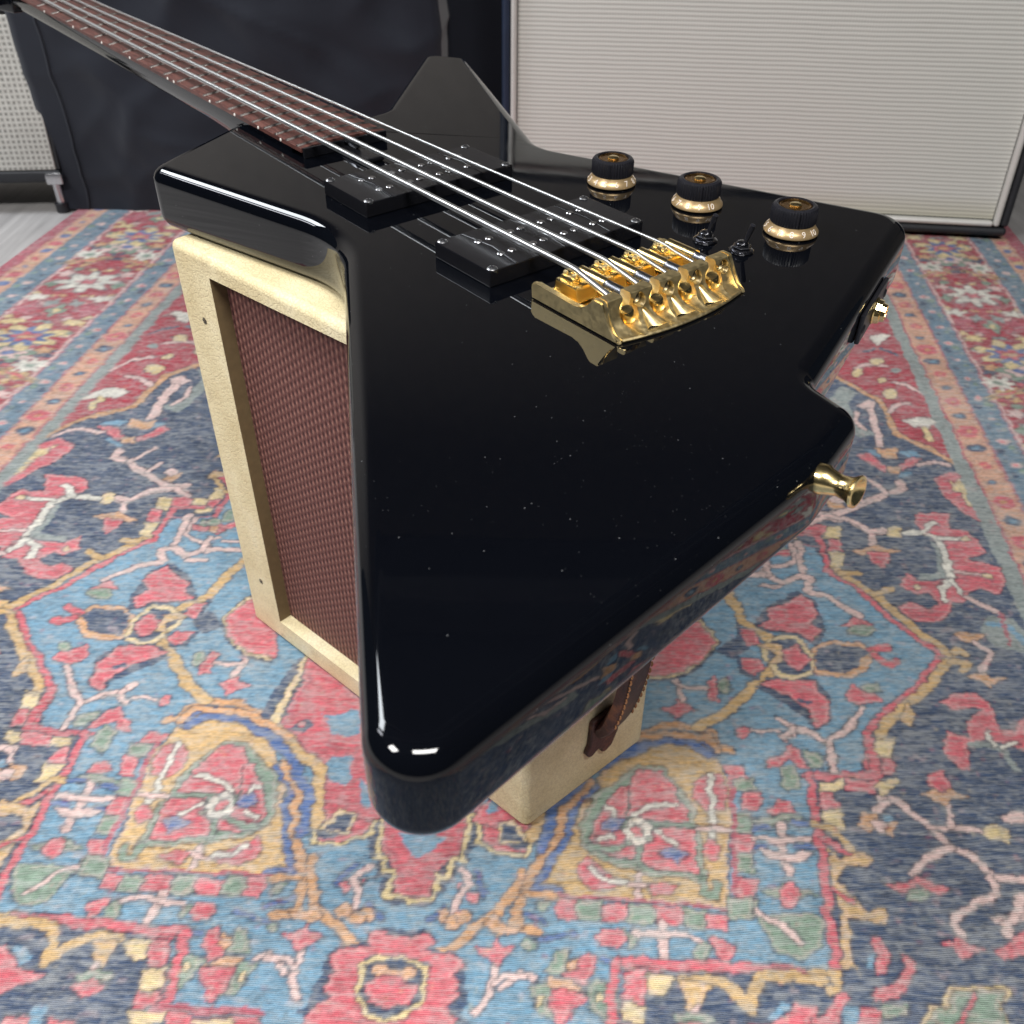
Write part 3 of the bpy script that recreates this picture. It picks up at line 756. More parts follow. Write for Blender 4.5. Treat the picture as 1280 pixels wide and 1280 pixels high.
PAL = {k: np.array(srgb(c)) for k, c in dict(
    N=(52, 72, 102), B=(108, 150, 176), R=(204, 94, 106), C=(168, 50, 68), G=(206, 170, 116), O=(206, 156, 112), Y=(220, 198, 146),
    W=(222, 218, 206), K=(222, 190, 184), E=(122, 146, 128), Q=(72, 104, 160), A=(140, 150, 148), P=(176, 84, 100), L=(48, 46, 60)).items()}
def build_rug():
    U = np.array([math.cos(R(-4)), math.sin(R(-4))]); V = np.array([math.sin(R(6.5)), math.cos(R(6.5))]); O = np.array([-.03945, .57876])
    def axis(segs):
        a = []
        for lo, hi, st in segs: a.append(np.arange(lo, hi, st))
        a.append(np.array([segs[-1][1]])); return np.concatenate(a)
    ua = axis([(-820, -500, 2.8), (-500, 500, 1.35), (500, 748, 2.4)]); va = axis([(-1000, -430, 6), (-430, 240, 1.35), (240, 600, 2.2), (600, 1020, 3.6)])
    nu, nv = len(ua), len(va)
    rng = np.random.default_rng(3)
    def vnoise(shape_u, shape_v, amp):   # smooth value noise on the grid
        cu = (ua - ua[0]) / shape_u; cv_ = (va - va[0]) / shape_v
        g = rng.uniform(-1, 1, (int(cv_[-1]) + 3, int(cu[-1]) + 3))
        iu = cu.astype(int); fu = cu - iu; iv = cv_.astype(int); fv = cv_ - iv
        fu = fu * fu * (3 - 2 * fu); fv = fv * fv * (3 - 2 * fv)
        a = g[np.ix_(iv, iu)] * (1 - fu) + g[np.ix_(iv, iu + 1)] * fu
        b = g[np.ix_(iv + 1, iu)] * (1 - fu) + g[np.ix_(iv + 1, iu + 1)] * fu
        return amp * (a * (1 - fv[:, None]) + b * fv[:, None])
    WU = vnoise(14, 9, 2.0) + vnoise(6, 2.4, 1.5); WV = vnoise(9, 14, 1.8) + vnoise(4, 3.4, .9)
    img = np.zeros((nv, nu, 3))
    shapes = []
    for c, wd, p, md in RUG:
        P = np.array(p, float).reshape(-1, 2); mu, mv = P.mean(0)
        both = (md == 1 and mu <= 300) or (md == 2 and mv > 230)
        shapes.append((c, wd, P))
        if both: shapes.append((c, wd, P * np.array([1, -1])))
    for su in (1, -1):
        if True:
            ci = np.where(ua >= 0)[0] if su > 0 else np.where(ua < 0)[0][::-1]
            ri = np.arange(nv)
            pu = np.abs(ua[ci])
            if su < 0: pu = np.interp(pu, [0, 405, 511, 592, 820], [0, 405, 481, 560, 745])
            pv = va - 10
            sub = np.ix_(ri, ci)
            X = pu[None, :] + WU[sub]; Y = pv[:, None] + WV[sub]
            if su < 0: Y = Y + 40 * np.clip((pu[None, :] - 470) / 30, 0, 1)
            blk = np.empty((len(ri), len(ci), 3)); blk[:] = PAL['N']
            def fill(P, wd, c, outline):
                m = wd / 2 + 6
                i0, i1 = np.searchsorted(pu, [P[:, 0].min() - m, P[:, 0].max() + m]); j0, j1 = np.searchsorted(pv, [P[:, 1].min() - m - 42 * (su < 0), P[:, 1].max() + m])
                if i1 <= i0 or j1 <= j0: return
                x = X[j0:j1, i0:i1]; y = Y[j0:j1, i0:i1]; d2 = np.full(x.shape, 1e9)
                closed = wd == 0; n = len(P); ins = np.zeros(x.shape, bool)
                for k in range(n if closed else n - 1):
                    ax, ay = P[k]; bx, by = P[(k + 1) % n]
                    dx, dy = bx - ax, by - ay; L2 = dx * dx + dy * dy + 1e-9
                    if closed and ay != by:
                        ins ^= ((ay > y) != (by > y)) & (x < dx * (y - ay) / (by - ay) + ax)
                    if outline or not closed:
                        t = np.clip(((x - ax) * dx + (y - ay) * dy) / L2, 0, 1)
                        d2 = np.minimum(d2, (x - ax - t * dx) ** 2 + (y - ay - t * dy) ** 2)
                t = blk[j0:j1, i0:i1]
                if not closed: ins = d2 < (wd / 2) ** 2
                if outline:
                    ol = (d2 < ((wd / 2 if not closed else 0) + 1.5) ** 2) & ~ins
                    t[ol] = t[ol] * .3 + PAL['L'] * .7
                t[ins] = PAL[c] * (.94 + .12 * rng.random())
                if outline and closed:
                    # paler inner edge, as drawn in the print
                    ie = ins & (d2 < 2.2 ** 2) & (d2 > .8 ** 2); t[ie] = t[ie] * .62 + PAL['K'] * .38
            for c, wd, P in shapes: fill(P, wd, c, c in 'RGYOKEWQ')
            # border strips
            def strip(a, b, c): blk[(X >= a) & (X < b)] = PAL[c]
            strip(481, 497, 'A'); strip(497, 532, 'O'); strip(532, 562, 'B'); strip(562, 564, 'P'); strip(564, 567.5, 'K'); strip(567.5, 666, 'C'); strip(666, 669.5, 'K'); strip(669.5, 671, 'P'); strip(671, 703, 'B'); strip(703, 727, 'O'); strip(727, 800, 'P')
            blk[(X > 532) & (X < 562)] = PAL['B'] * .45 + PAL['A'] * .18 + PAL['N'] * .32; blk[(X > 671) & (X < 703)] = PAL['B'] * .45 + PAL['A'] * .18 + PAL['N'] * .32
            for a_, b_ in ((497, 532), (703, 727)): blk[(X > a_) & (X < b_)] = PAL['O'] * .62 + PAL['K'] * .25 + PAL['R'] * .1
            def band(uc, hw, per, off, hh, c):
                ph = (Y - off) / per; f = np.abs(ph - np.round(ph)) * per
                wob = .75 + .25 * np.sin(np.round(ph) * 2.3)
                blk[(((X - uc) / (hw * wob)) ** 2 + (f / (hh * wob)) ** 2) < 1] = PAL[c]
            band(514, 13, 66, 679, 13, 'R'); band(513, 11, 66, 646, 9, 'N'); band(513, 5, 66, 646, 4, 'B'); band(514, 4, 66, 679, 4, 'O')
            blk[(np.abs(X - 498.5) < 1.2) | (np.abs(X - 530.5) < 1.2)] = PAL['P']
            band(547, 7, 47, 660, 6, 'K'); band(540, 5, 47, 640, 7, 'N'); band(553, 5, 47, 648, 6, 'E'); band(546, 3, 47, 660, 3, 'R'); band(555, 4, 23, 655, 4, 'A')
            band(687, 7, 47, 660, 6, 'K'); band(680, 5, 47, 640, 7, 'N'); band(695, 5, 47, 648, 6, 'E')
            band(715, 9, 62, 670, 12, 'R'); band(715, 8, 62, 640, 9, 'Q'); band(715, 7, 62, 655, 5, 'Y')
            # main border: star flower, palmette, daisies, leaves, repeating along the rug
            for off in (716 - 352, 716, 716 + 352, 716 - 704, 716 - 1056, 716 - 1408, 716 - 1760):
                def el(uc, vc, a, b, c, rot=0, star=0, ph=0):
                    m = 1.4 * max(a, b) + 6
                    i0, i1 = np.searchsorted(pu, [uc - m, uc + m]); j0, j1 = np.searchsorted(pv, [off + vc - m - 42 * (su < 0), off + vc + m])
                    if i1 <= i0 or j1 <= j0: return
                    x = X[j0:j1, i0:i1] - uc; y = Y[j0:j1, i0:i1] - (off + vc); t = blk[j0:j1, i0:i1]
                    cr, sr = math.cos(R(rot)), math.sin(R(rot)); x, y = x * cr + y * sr, -x * sr + y * cr
                    q = np.sqrt((x / a) ** 2 + (y / b) ** 2)
                    if star: q = q / (1 + .28 * np.cos(star * np.arctan2(y / b, x / a) + ph))
                    ol = (q < 1 + 1.6 / min(a, b)) & (q >= 1); t[ol] = t[ol] * .5 + PAL['L'] * .5
                    t[q < 1] = PAL[c]
                rr = random.Random(5)
                for q in range(44):
                    du, dv, c_, r1, r2, ro, st_ = rr.uniform(4, 47), rr.uniform(-176, 176), rr.choice('KEYPANKGR'), rr.uniform(3, 8), rr.uniform(2.5, 6), rr.uniform(-60, 60), rr.choice((0, 4, 5, 6))
                    for s in (-1, 1): el(617 + s * du, dv, r1, r2, c_, s * ro, st_)
                for s in (-1, 1):
                    el(617 + s * 33, 76, 27, 8, 'G', s * -28, 7); el(617 + s * 33, 76, 18, 2.2, 'R', s * -28)
                    el(617 + s * 36, -92, 13, 17, 'P', s * 20, 5); el(617 + s * 39, -56, 13, 9, 'W', 0, 5); el(617 + s * 38, 28, 9, 8, 'K', 0, 5); el(617 + s * 30, 44, 7, 6, 'E')
                    el(617 + s * 37, -252, 15, 15, 'W', 0, 8); el(617 + s * 37, -252, 5, 5, 'E'); el(617 + s * 36, -212, 9, 8, 'O', 0, 5); el(617 + s * 33, -132, 11, 9, 'Y', 0, 6); el(617 + s * 38, 132, 10, 12, 'N', 0, 5)
                    el(617 + s * 20, 120, 12, 10, 'K', 0, 6); el(617 + s * 14, -72, 7, 10, 'A', s * 25, 4)
                    el(617 + s * 40, -10, 7, 10, 'E', 0, 4); el(617 + s * 27, -26, 6, 6, 'P', 0, 5)
                el(617, 0, 32, 30, 'A', 0, 8, .4); el(617, 0, 29, 27, 'W', 0, 8, .4); el(617, 0, 12, 9, 'P', 0, 6); el(617, 0, 8, 5, 'R')
                el(617, 132, 25, 24, 'E', 0, 6); el(617, 132, 16, 14, 'K', 0, 6); el(617, 132, 7, 6, 'Q'); el(617, 170, 20, 12, 'A', 0, 7)
                el(617, -176, 34, 32, 'Y', 0, 7); el(617, -176, 24, 22, 'Q', 0, 9); el(617, -176, 15, 12, 'R', 0, 5); el(617, -176, 8, 5, 'O')
                el(617, -96, 9, 16, 'E', 0, 4); el(617, -96, 4, 7, 'Y')
            # small secondary drawing of the print: flecks of the neighbouring colours
            for c_, a1, th in (('K', 9, .62), ('N', 7, .66), ('A', 6, .62), ('R', 8, .72), ('Y', 6, .74)):
                nz_ = vnoise(a1, a1 * .8, .7)[sub] + vnoise(a1 * .45, a1 * .4, .45)[sub]
                mk = np.clip((nz_ - th) * 6, 0, 1)[..., None] * .27
                blk = blk * (1 - mk) + PAL[c_] * mk
            img[sub] = blk
    # soft printed edges
    def soft(a, ax): return .7 * a + .15 * (np.roll(a, 1, ax) + np.roll(a, -1, ax))
    img = soft(soft(img, 1), 0)
    # yarn-sized colour variation of the print
    f = 1 + vnoise(2.8, 1.5, .24) + vnoise(10, 3, .16) + vnoise(18, 18, .10) + vnoise(120, 60, .10)
    g = np.clip(vnoise(12, 3, .6) + vnoise(4, 2, .6) + vnoise(90, 50, .3) + .12, 0, .8)[..., None] * .38
    img = img * f[..., None] * (1 - g) + np.array(srgb((196, 198, 196))) * g
    img = img * .95 + np.array(srgb((190, 184, 178))) * .05
    img = np.clip(img, 0.005, .95)
    xy = O + ua[None, :, None] * .001 * U + va[:, None, None] * .001 * V
    z = .0006 * (vnoise(160, 160, 1.0))
    z -= z.max()
    co = np.concatenate([xy, z[..., None]], 2).reshape(-1, 3).astype(np.float32)
    n0 = len(co)
    idx = np.arange(nu * nv).reshape(nv, nu)
    quads = np.stack([idx[:-1, :-1], idx[:-1, 1:], idx[1:, 1:], idx[1:, :-1]], -1).reshape(-1, 4)
    # skirt: the cut edge of the rug, down to the floor
    loop = np.concatenate([idx[0, :-1], idx[:-1, -1], idx[-1, :0:-1], idx[:0:-1, 0]])
    low = co[loop].copy(); low[:, 2] = -.0055
    nl = len(loop); li = np.arange(n0, n0 + nl); k2 = np.roll(np.arange(nl), -1)
    sk = np.stack([loop, li, li[k2], loop[k2]], -1)
    co = np.concatenate([co, low]); allq = np.concatenate([quads, sk]).astype(np.int32)
    colr = np.concatenate([img.reshape(-1, 3), img.reshape(-1, 3)[loop] * .6]); rgba = np.ones((len(colr), 4), np.float32); rgba[:, :3] = colr
    me = bpy.data.meshes.new('rug')
    me.vertices.add(len(co)); me.vertices.foreach_set('co', co.ravel())
    me.loops.add(allq.size); me.loops.foreach_set('vertex_index', allq.ravel())
    me.polygons.add(len(allq)); me.polygons.foreach_set('loop_start', np.arange(0, allq.size, 4, dtype=np.int32)); me.polygons.foreach_set('loop_total', np.full(len(allq), 4, np.int32))
    me.update(calc_edges=True)
    at = me.color_attributes.new('pattern', 'FLOAT_COLOR', 'POINT'); at.data.foreach_set('color', rgba.ravel())
    me.polygons.foreach_set('use_smooth', np.ones(len(allq), bool))
    me.materials.append(M['rug'])
    o = link(bpy.data.objects.new('rug', me))
    return tag(o, 'faded red, blue and gold oriental rug with medallion and floral border', 'rug')
build_rug()

# ------------------------------------------------------------------ large speaker cabinet with striped cloth
def speaker_cabinet():
    p0 = Vector((-.018, 1.577, 0)); p1 = Vector((.785, 1.458, 0)); ex = (p1 - p0); W = ex.length; ex.normalize()
    lean = R(2.2); ey = Vector((-ex.y, ex.x, 0)); ez = Vector((0, 0, 1)); n = ey
    up = (ez * math.cos(lean) + n * math.sin(lean)); bk = (n * math.cos(lean) - ez * math.sin(lean))
    m = Matrix.Identity(4)
    for i, v in enumerate((ex, bk, up)): m.col[i][:3] = v
    m.translation = p0 + Vector((0, 0, .0078))
    r = empty('speaker_cabinet', m); Hc = .76; fr = .013
    tag(r, 'tall speaker cabinet with pale silver horizontally striped grille cloth', 'speaker')
    box('top_panel', 0, W, 0, .35, Hc - fr, Hc, 'tolex', r, .006, 3)
    box('bottom_panel', 0, W, 0, .33, -.0005, fr, 'tolex', r, .006, 3)
    box('side_panel', 0, fr, 0, .35, fr + .001, Hc - fr - .001, 'bluetolex', r, .006, 3)
    box('side_panel', W - fr, W, 0, .35, fr + .001, Hc - fr - .001, 'tolex', r, .006, 3)
    box('back_panel', fr, W - fr, .33, .345, fr, Hc - fr, 'tolex', r)
    t = .0105
    box('grille_cloth', fr + t + .001, W - fr - t - .001, .010, .022, fr + t + .001, Hc - fr - t - .001, 'cabcloth', r)
    for a in ((fr + .0015, fr + t, fr + .002, Hc - fr - .002), (W - fr - t, W - fr - .0015, fr + .002, Hc - fr - .002)):
        box('piping', a[0], a[1], -.001, .013, a[2], a[3], 'trim', r, .004, 3)
    for z in (fr + .0015, Hc - fr - t):
        box('piping', fr + t + .0005, W - fr - t - .0005, -.001, .013, z, z + t - .002, 'trim', r, .004, 3)
    for x in (.06, W - .06):
        for y in (.05, .28):
            box('foot', x - .02, x + .02, y - .02, y + .02, -.0072, -.0008, 'tolex', r, .002)
speaker_cabinet()

# black cabinet standing further right
def far_cabinet():
    m = Matrix.Translation((.99, 1.86, -.006)) @ Matrix.Rotation(R(-12), 4, 'Z')
    r = empty('dark_cabinet', m); tag(r, 'black cabinet with dark grille standing right of the striped speaker cabinet', 'cabinet')
    box('shell', 0, .6, .02, .32, .062, .72, 'tolex', r, .006, 3)
    box('grille_cloth', .025, .575, .004, .0195, .09, .69, 'drape', r, .003)
    box('lower_trim', .012, .588, .006, .0195, .066, .074, 'chrome', r, .002)
    for x in (.05, .55):
        for y in (.06, .28): lathe('foot', [(.018, 0), (.02, .004), (.02, .05), (.015, .0618)], 'tolex', r, 16, Matrix.Translation((x, y, 0)))
far_cabinet()

# small combo amplifier with silver sparkle cloth, on legs
def combo():
    lean = R(6)
    p1 = Vector((-.757, 1.60, 0)); ex = Vector((math.cos(R(4)), math.sin(R(4)), 0)); nb = Vector((-ex.y, ex.x, 0))
    up = Vector((0, 0, 1)) * math.cos(lean) + nb * math.sin(lean); bk = nb * math.cos(lean) - Vector((0, 0, 1)) * math.sin(lean)
    m = Matrix.Identity(4)
    for i, v in enumerate((ex, bk, up)): m.col[i][:3] = v
    W = .46; m.translation = p1 - ex * W + Vector((0, 0, .047))
    r = empty('combo_amplifier', m); tag(r, 'small combo amplifier with silver sparkle grille cloth raised on short legs', 'amplifier')
    box('bottom_rail', 0, W, 0, .2, 0, .020, 'tolex', r, .005, 3)
    box('top_panel', 0, W, 0, .2, .252, .285, 'tolex', r, .008, 3)
    box('side_panel', 0, .016, 0, .2, .0205, .2515, 'tolex', r, .003); box('side_panel', W - .006, W, .004, .2, .0205, .2515, 'tolex', r, .002)
    box('grille_cloth', .0165, W - .0065, .001, .012, .0205, .2515, 'sparkle', r, .002)
    box('back_panel', .0165, W - .0065, .188, .199, .0205, .2515, 'tolex', r)
    box('name_plate', W - .15, W - .052, -.0025, .0005, .226, .246, 'goldbrown', r, .001)
    # chrome corner and leg with rubber end
    box('corner_protector', W - .026, W + .002, -.003, .03, -.003, .016, 'chrome', r, .003, 2)
    mi = m.inverted()
    for dx in (.016, W - .04):
        foot = p1 - ex * dx + Vector((.0, .012, -.006)); topp = foot + Vector((0, 0, .062))
        lg = tube('leg', [mi @ (foot + Vector((0, 0, .012))), mi @ topp], .008, 'chrome', r)
        lathe('foot', [(.011, 0), (.012, .002), (.012, .016), (.0085, .018)], 'blacksatin', lg, 18, mi @ Matrix.Translation(foot))
    for dx in (.03, W - .04):
        foot = p1 - ex * dx + nb * .16 + Vector((0, 0, -.006))
        lg = tube('leg', [mi @ foot, mi @ (foot + Vector((0, 0, .038)))], .008, 'chrome', r)
combo()

# black nylon cover draped over a cabinet
def drape():
    pts = [(-.792, 2.05), (-.792, 1.75), (-.790, 1.655), (-.772, 1.612), (-.40, 1.592), (-.16, 1.602), (-.118, 1.615), (-.112, 1.74), (.012, 1.76), (.012, 2.05)]
    dens = []
    for i in range(len(pts) - 1):
        a = Vector(pts[i]); b = Vector(pts[i + 1]); k = max(2, int((b - a).length / .012))
        dens += [a.lerp(b, j / k) for j in range(k)]
    dens.append(Vector(pts[-1]))
    nz = 60; Ht = .46; verts = []; faces = []; n = len(dens)
    ctr = Vector((-.43, 1.85))
    for j in range(nz + 1):
        s = j / nz; z = -.0005 + s * Ht
        for i, p in enumerate(dens):
            d = (p - ctr).normalized()
            f = .014 * noise.noise(Vector((p.x * 3.6 + z * 4.6, p.y * 2, z * 3.2))) + .006 * noise.noise(Vector((p.x * 8 - z * 9, 3.1, z * 5))) + .005 * noise.noise(Vector((p.x * 23 + z * 20, 1.1, z * 14)))
            cr = 1 - abs(noise.noise(Vector((p.x * 5 - z * 7 + 3, 2.2, z * 4 + p.x * 3)))); f += .007 * cr ** 7
            cr = 1 - abs(noise.noise(Vector((p.x * 4 + z * 9 + 9, 5.2, z * 3 - p.x * 4)))); f += .006 * cr ** 9
            f *= min(1, .25 + 4 * abs(p.x + .79))
            f += .006 * max(0, 1 - s * 14)
            if p.x > -.11: f *= .2
            verts.append((p.x + d.x * f, p.y + d.y * f, z))
    for j in range(nz):
        for i in range(n - 1): faces.append((j * n + i, j * n + i + 1, (j + 1) * n + i + 1, (j + 1) * n + i))
    faces.append(tuple(range(nz * n, (nz + 1) * n)))
    o = mesh_obj('cover', verts, faces, 'drape', None, True, (len(faces) - 1,))
    tag(o, 'black nylon cover hanging in soft folds between the two amplifiers', 'cover')
    tube('seam', [(verts[j * n + int(n * .29)][0], verts[j * n + int(n * .29)][1] - .001, verts[j * n + int(n * .29)][2]) for j in range(nz)], .0022, 'drape', o, 8)
drape()

# ------------------------------------------------------------------ cream practice amplifier standing on its end
def practice_amp():
    A = Vector((-.225, .598, 0)); B = Vector((.0095, .3863, 0)); C = Vector((.098, .4625, 0))
    ex = (B - A); L = ex.length; ex.normalize(); ey = Vector((-ex.y, ex.x, 0)); D = (C - B).dot(ey) + .002; sk = (C - B).dot(ex)
    m = Matrix.Identity(4)
    for i, v in enumerate((ex, ey, Vector((0, 0, 1)))): m.col[i][:3] = v
    m.translation = A + Vector((0, 0, .0002))
    r = empty('practice_amplifier', m)
    tag(r, 'cream leatherette practice amplifier with brown grille standing under the bass', 'amplifier')
    def topz(x, y):
        p = m @ Vector((x, y, 0)); n = MB.col[2].xyz; o = MB.translation - n * .0412
        return o.z - ((p.x - o.x) * n.x + (p.y - o.y) * n.y) / n.z - .0004
    bm = box_bm(0, L, 0, D, 0, .3, 0)
    for v in bm.verts:
        if v.co.z > .2: v.co.z = topz(v.co.x, v.co.y)
        if v.co.x > .1: v.co.x += sk * v.co.y / D
    bmesh.ops.bevel(bm, geom=list(bm.edges), offset=.0055, segments=5, profile=.5, affect='EDGES')
    cab = bm_obj('cabinet', bm, 'cream', r, 40)
    zt = .3265
    cut = box('cutter', .0425, L - .043, -.02, .013, .0228, zt, 'cream', r)
    boolean(cab, [cut])
    me = cab.data; me.materials.clear(); me.materials.append(M['cream']); me.materials.append(M['recess_shade'])
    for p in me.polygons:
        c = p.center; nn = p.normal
        if .002 < c.y < .0131 and .041 < c.x < L - .041 and .02 < c.z < zt + .001 and abs(nn.y) < .5 and abs(nn.z) < .5: p.material_index = 1  # side walls of the opening get the painted shade
    box('grille_cloth', .0428, L - .0433, .0108, .0129, .0231, zt - .0003, 'ampcloth', r)
    for z in (.291, .0575):
        lathe('screw', [(.0001, .0003), (.0026, .0003), (.0034, 0), (.0034, -.002)], 'blacksatin', r, 14, Matrix.Translation((.0252, .0003, z)) @ Matrix.Rotation(R(90), 4, 'X'))
    # leather handle on the side that faces right
    def side(y, z, o): return Vector((L + sk * y / D + o, y, z))
    yc = .068; n = 22; h0, h1 = .060, .250
    path = []
    for k in range(n + 1):
        s = k / n; z = h0 + (h1 - h0) * s
        path.append(side(yc, z,   .004 + .020 * (math.sin(math.pi * s)) ** .6))
    bm = bmesh.new(); rings = []
    for k, p in enumerate(path):
        s = k / n; wv = .0105 + .003 * math.sin(math.pi * s); th = .0045
        t = (path[min(k + 1, n)] - path[max(k - 1, 0)]).normalized(); sd = Vector((0, 1, 0)); nn = sd.cross(t).normalized()
        ring = []
        for a, b in ((-1, -.6), (-.8, -1), (.8, -1), (1, -.6), (1, .6), (.7, 1), (0, 1.5), (-.7, 1), (-1, .6)):
            ring.append(bm.verts.new(p + sd * (a * wv) - nn * (b * th)))
        rings.append(ring)
    for i in range(n):
        for k in range(9): bm.faces.new((rings[i][k], rings[i][(k + 1) % 9], rings[i + 1][(k + 1) % 9], rings[i + 1][k]))
    bm.faces.new(rings[0]); bm.faces.new(list(reversed(rings[-1])))
    hd = bm_obj('handle', bm, 'leather', r, 60)
    for zc, sg in ((h0, -1), (h1, 1)):
        ol = [(-.012, .012, .003), (-.013, -.012, .004), (-.0165, -.018, .005), (-.012, -.026, .005), (-.003, -.020, .003), (.001, -.031, .004), (.010, -.027, .004), (.0155, -.014, .005), (.012, .012, .003)]
        ol = [(a, b * -sg * -1 if sg > 0 else b, c) for a, b, c in ol]
        if sg > 0: ol = [(a, -b, c) for a, b, c in ol]
        tb = slab('handle_end', fillet(ol, 4), 0, .004, .0015, .0005, 'leather', hd, 3)
        mm = Matrix.Identity(4); mm.col[0][:3] = Vector((sk / D, 1, 0)).normalized(); mm.col[1][:3] = (0, 0, 1); mm.col[2][:3] = (1, -sk / D, 0)
        mm.translation = side(yc, zc, .0003); tb.matrix_local = mm
        lathe('rivet', [(.0001, .0062), (.003, .0055), (.0042, .004)], 'goldbrown', hd, 16, mm @ Matrix.Translation((0, -.002 * sg, 0)))
    for k in range(3, 28):
        s = k / 30; i = min(n - 1, int(s * n)); p = path[i].lerp(path[i + 1], s * n - i)
        for sd in (-1, 1):
            q = p + Vector((.0048, sd * (.0085 + .003 * math.sin(math.pi * s)), 0))
            tube('stitch', [q + Vector((0, 0, -.0018)), q + Vector((.0006, 0, 0)), q + Vector((0, 0, .0018))], .0007, 'stitch', hd, 5)
    return r

# ------------------------------------------------------------------ bass guitar (built in its own frame: x to the nut, y to the bass side, z up)
MB = Matrix(((-0.63224, -0.77468, 0.01178, 0.03779), (0.77427, -0.63227, -0.02495, 0.46720), (0.02678, -0.00665, 0.99962, 0.37700), (0, 0, 0, 1)))
practice_amp()
mm = .001
bass = empty('bass_guitar', MB)
tag(bass, 'glossy black angular four-string bass guitar with gold bridge lying on the cream amplifier', 'bass guitar')
OUT = [(335, 30, 2), (284, 119, 13), (118, 75, 85), (-207, 266, 17), (-183, 40, 60), (-172, 2, 13), (-143, -3, 13), (-65.8, -203.5, 22), (163, -110, 34),
       (383, -214, 12), (418, -191, 13), (296, -69, 24), (290, -30, 3)]
outline = [Vector((p.x * mm, p.y * mm)) for p in fillet(OUT, 16)]
slab('body', outline, -.041, 0, .0098, .0110, 'black', bass, 12)

# neck, fingerboard, frets
S = .864
def half(a): return .0325 - (a - .237) * .0098
def neck():
    secs = []
    for a, dep, w in ((.250, .030, 1.0), (.300, .034, 1.0), (.325, .033, 1.0), (.342, .029, .995), (.360, .0245, .99), (.385, .0225, .985), (.45, .0215, .985), (.6, .0205, .985), (.75, .0195, .985), (.868, .019, .985)):
        secs.append((a, dep, half(a) * w))
    verts = []; faces = []; K = 18
    for a, dep, hw in secs:
        verts += [(a, hw, .0035), ]
        for k in range(K + 1):
            th = math.pi * k / K; verts.append((a, hw * math.cos(th), -dep * math.sin(th) ** .75 + .0015))
        verts.append((a, -hw, .0035))
    n = K + 3
    for i in range(len(secs) - 1):
        for k in range(n): faces.append((i * n + k, (i + 1) * n + k, (i + 1) * n + (k + 1) % n, i * n + (k + 1) % n))
    faces.append(tuple(range(n))); faces.append(tuple(reversed(range((len(secs) - 1) * n, len(secs) * n))))
    o = mesh_obj('neck', verts, faces, 'black', bass)
    o.data.set_sharp_from_angle(angle=R(50))
neck()
def board_z(b, a): return .0078 - .0017 * (b / half(a)) ** 2
def fingerboard():
    verts = []; faces = []; K = 12
    A = [.237 + (.866 - .237) * i / 30 for i in range(31)]
    for a in A:
        verts.append((a, half(a), .0036))
        for k in range(K + 1):
            b = half(a) * math.cos(math.pi * 0 + math.acos(1 - 2 * k / K)); verts.append((a, b, board_z(b, a)))
        verts.append((a, -half(a), .0036))
    n = K + 3
    for i in range(len(A) - 1):
        for k in range(n): faces.append((i * n + k, (i + 1) * n + k, (i + 1) * n + (k + 1) % n, i * n + (k + 1) % n))
    faces.append(tuple(range(n))); faces.append(tuple(reversed(range((len(A) - 1) * n, len(A) * n))))
    o = mesh_obj('fingerboard', verts, faces, 'rosewood', bass); o.data.set_sharp_from_angle(angle=R(40))
    for f in range(1, 23):
        a = S * 2 ** (-f / 12); pts = []
        for k in range(9):
            b = half(a) * (1 - 2 * k / 8); pts.append((a, b * .998, board_z(b, a) + .0002))
        bm = bmesh.new(); prev = None
        for p in pts:
            ring = [bm.verts.new((p[0] + dx, p[1], p[2] + dz)) for dx, dz in ((-.0013, -.0006), (-.0010, .0006), (0, .0010), (.0010, .0006), (.0013, -.0006))]
            if prev:
                for k in range(4): bm.faces.new((prev[k], prev[k + 1], ring[k + 1], ring[k]))
            else: bm.faces.new(ring)
            prev = ring
        bm.faces.new(prev); bm_obj('fret', bm, 'fretwire', o, 60)
    for f in (3, 5, 7, 9, 12, 12.01, 15, 17, 19, 21):
        a = .5 * (S * 2 ** (-int(f) / 12) + S * 2 ** (-(int(f) - 1) / 12)) + (.006 if f == 12 else -.006 if f == 12.01 else 0)
        lathe('side_dot', [(.0001, .00045), (.0009, .0004), (.0011, 0)], 'white', o, 10, axis_m((a, half(a), .0049), (0, 1, 0)))
    return o
fingerboard()
# black end block under the fingerboard and the truss-rod nut
box('fingerboard_end', .234, .2369, -.0318, .0318, .0001, .0066, 'blackplastic', bass, .0006)
bm = box_bm(.2005, .2338, -.0082, .0062, .0002, .0034, .0012); bm_obj('truss_rod_cover', bm, 'blackplastic', bass, 35)
lathe('truss_rod_nut', [(.0001, .013), (.0022, .013), (.003, .012), (.003, 0)], 'steelblack', bass, 6, axis_m((.2338, -.001, .0062), (-1, 0, .02)))
# headstock and nut beyond the last visible fret
box('nut', .8662, .8702, -.0262, .0262, .003, .0105, 'white', bass, .0008)
HS = [(868, 26, 2), (868, -26, 2), (900, -30, 20), (1040, -44, 10), (1100, -20, 10), (1085, 20, 12), (960, 92, 12), (900, 70, 20), (905, 36, 10)]
slab('headstock', [Vector((p.x * mm, p.y * mm)) for p in fillet(HS, 6)], -.0165, .0005, .002, .002, 'black', bass, 4)
for i in range(4):
    a, b = .918 + .038 * i, -.018 + .0 * i
    t = lathe('tuner', [(.006, -.001), (.006, .004), (.0045, .006), (.0045, .016), (.0055, .018), (.0001, .0182)], 'gold', bass, 20, Matrix.Translation((a, b + .012 - .003 * i, 0)))

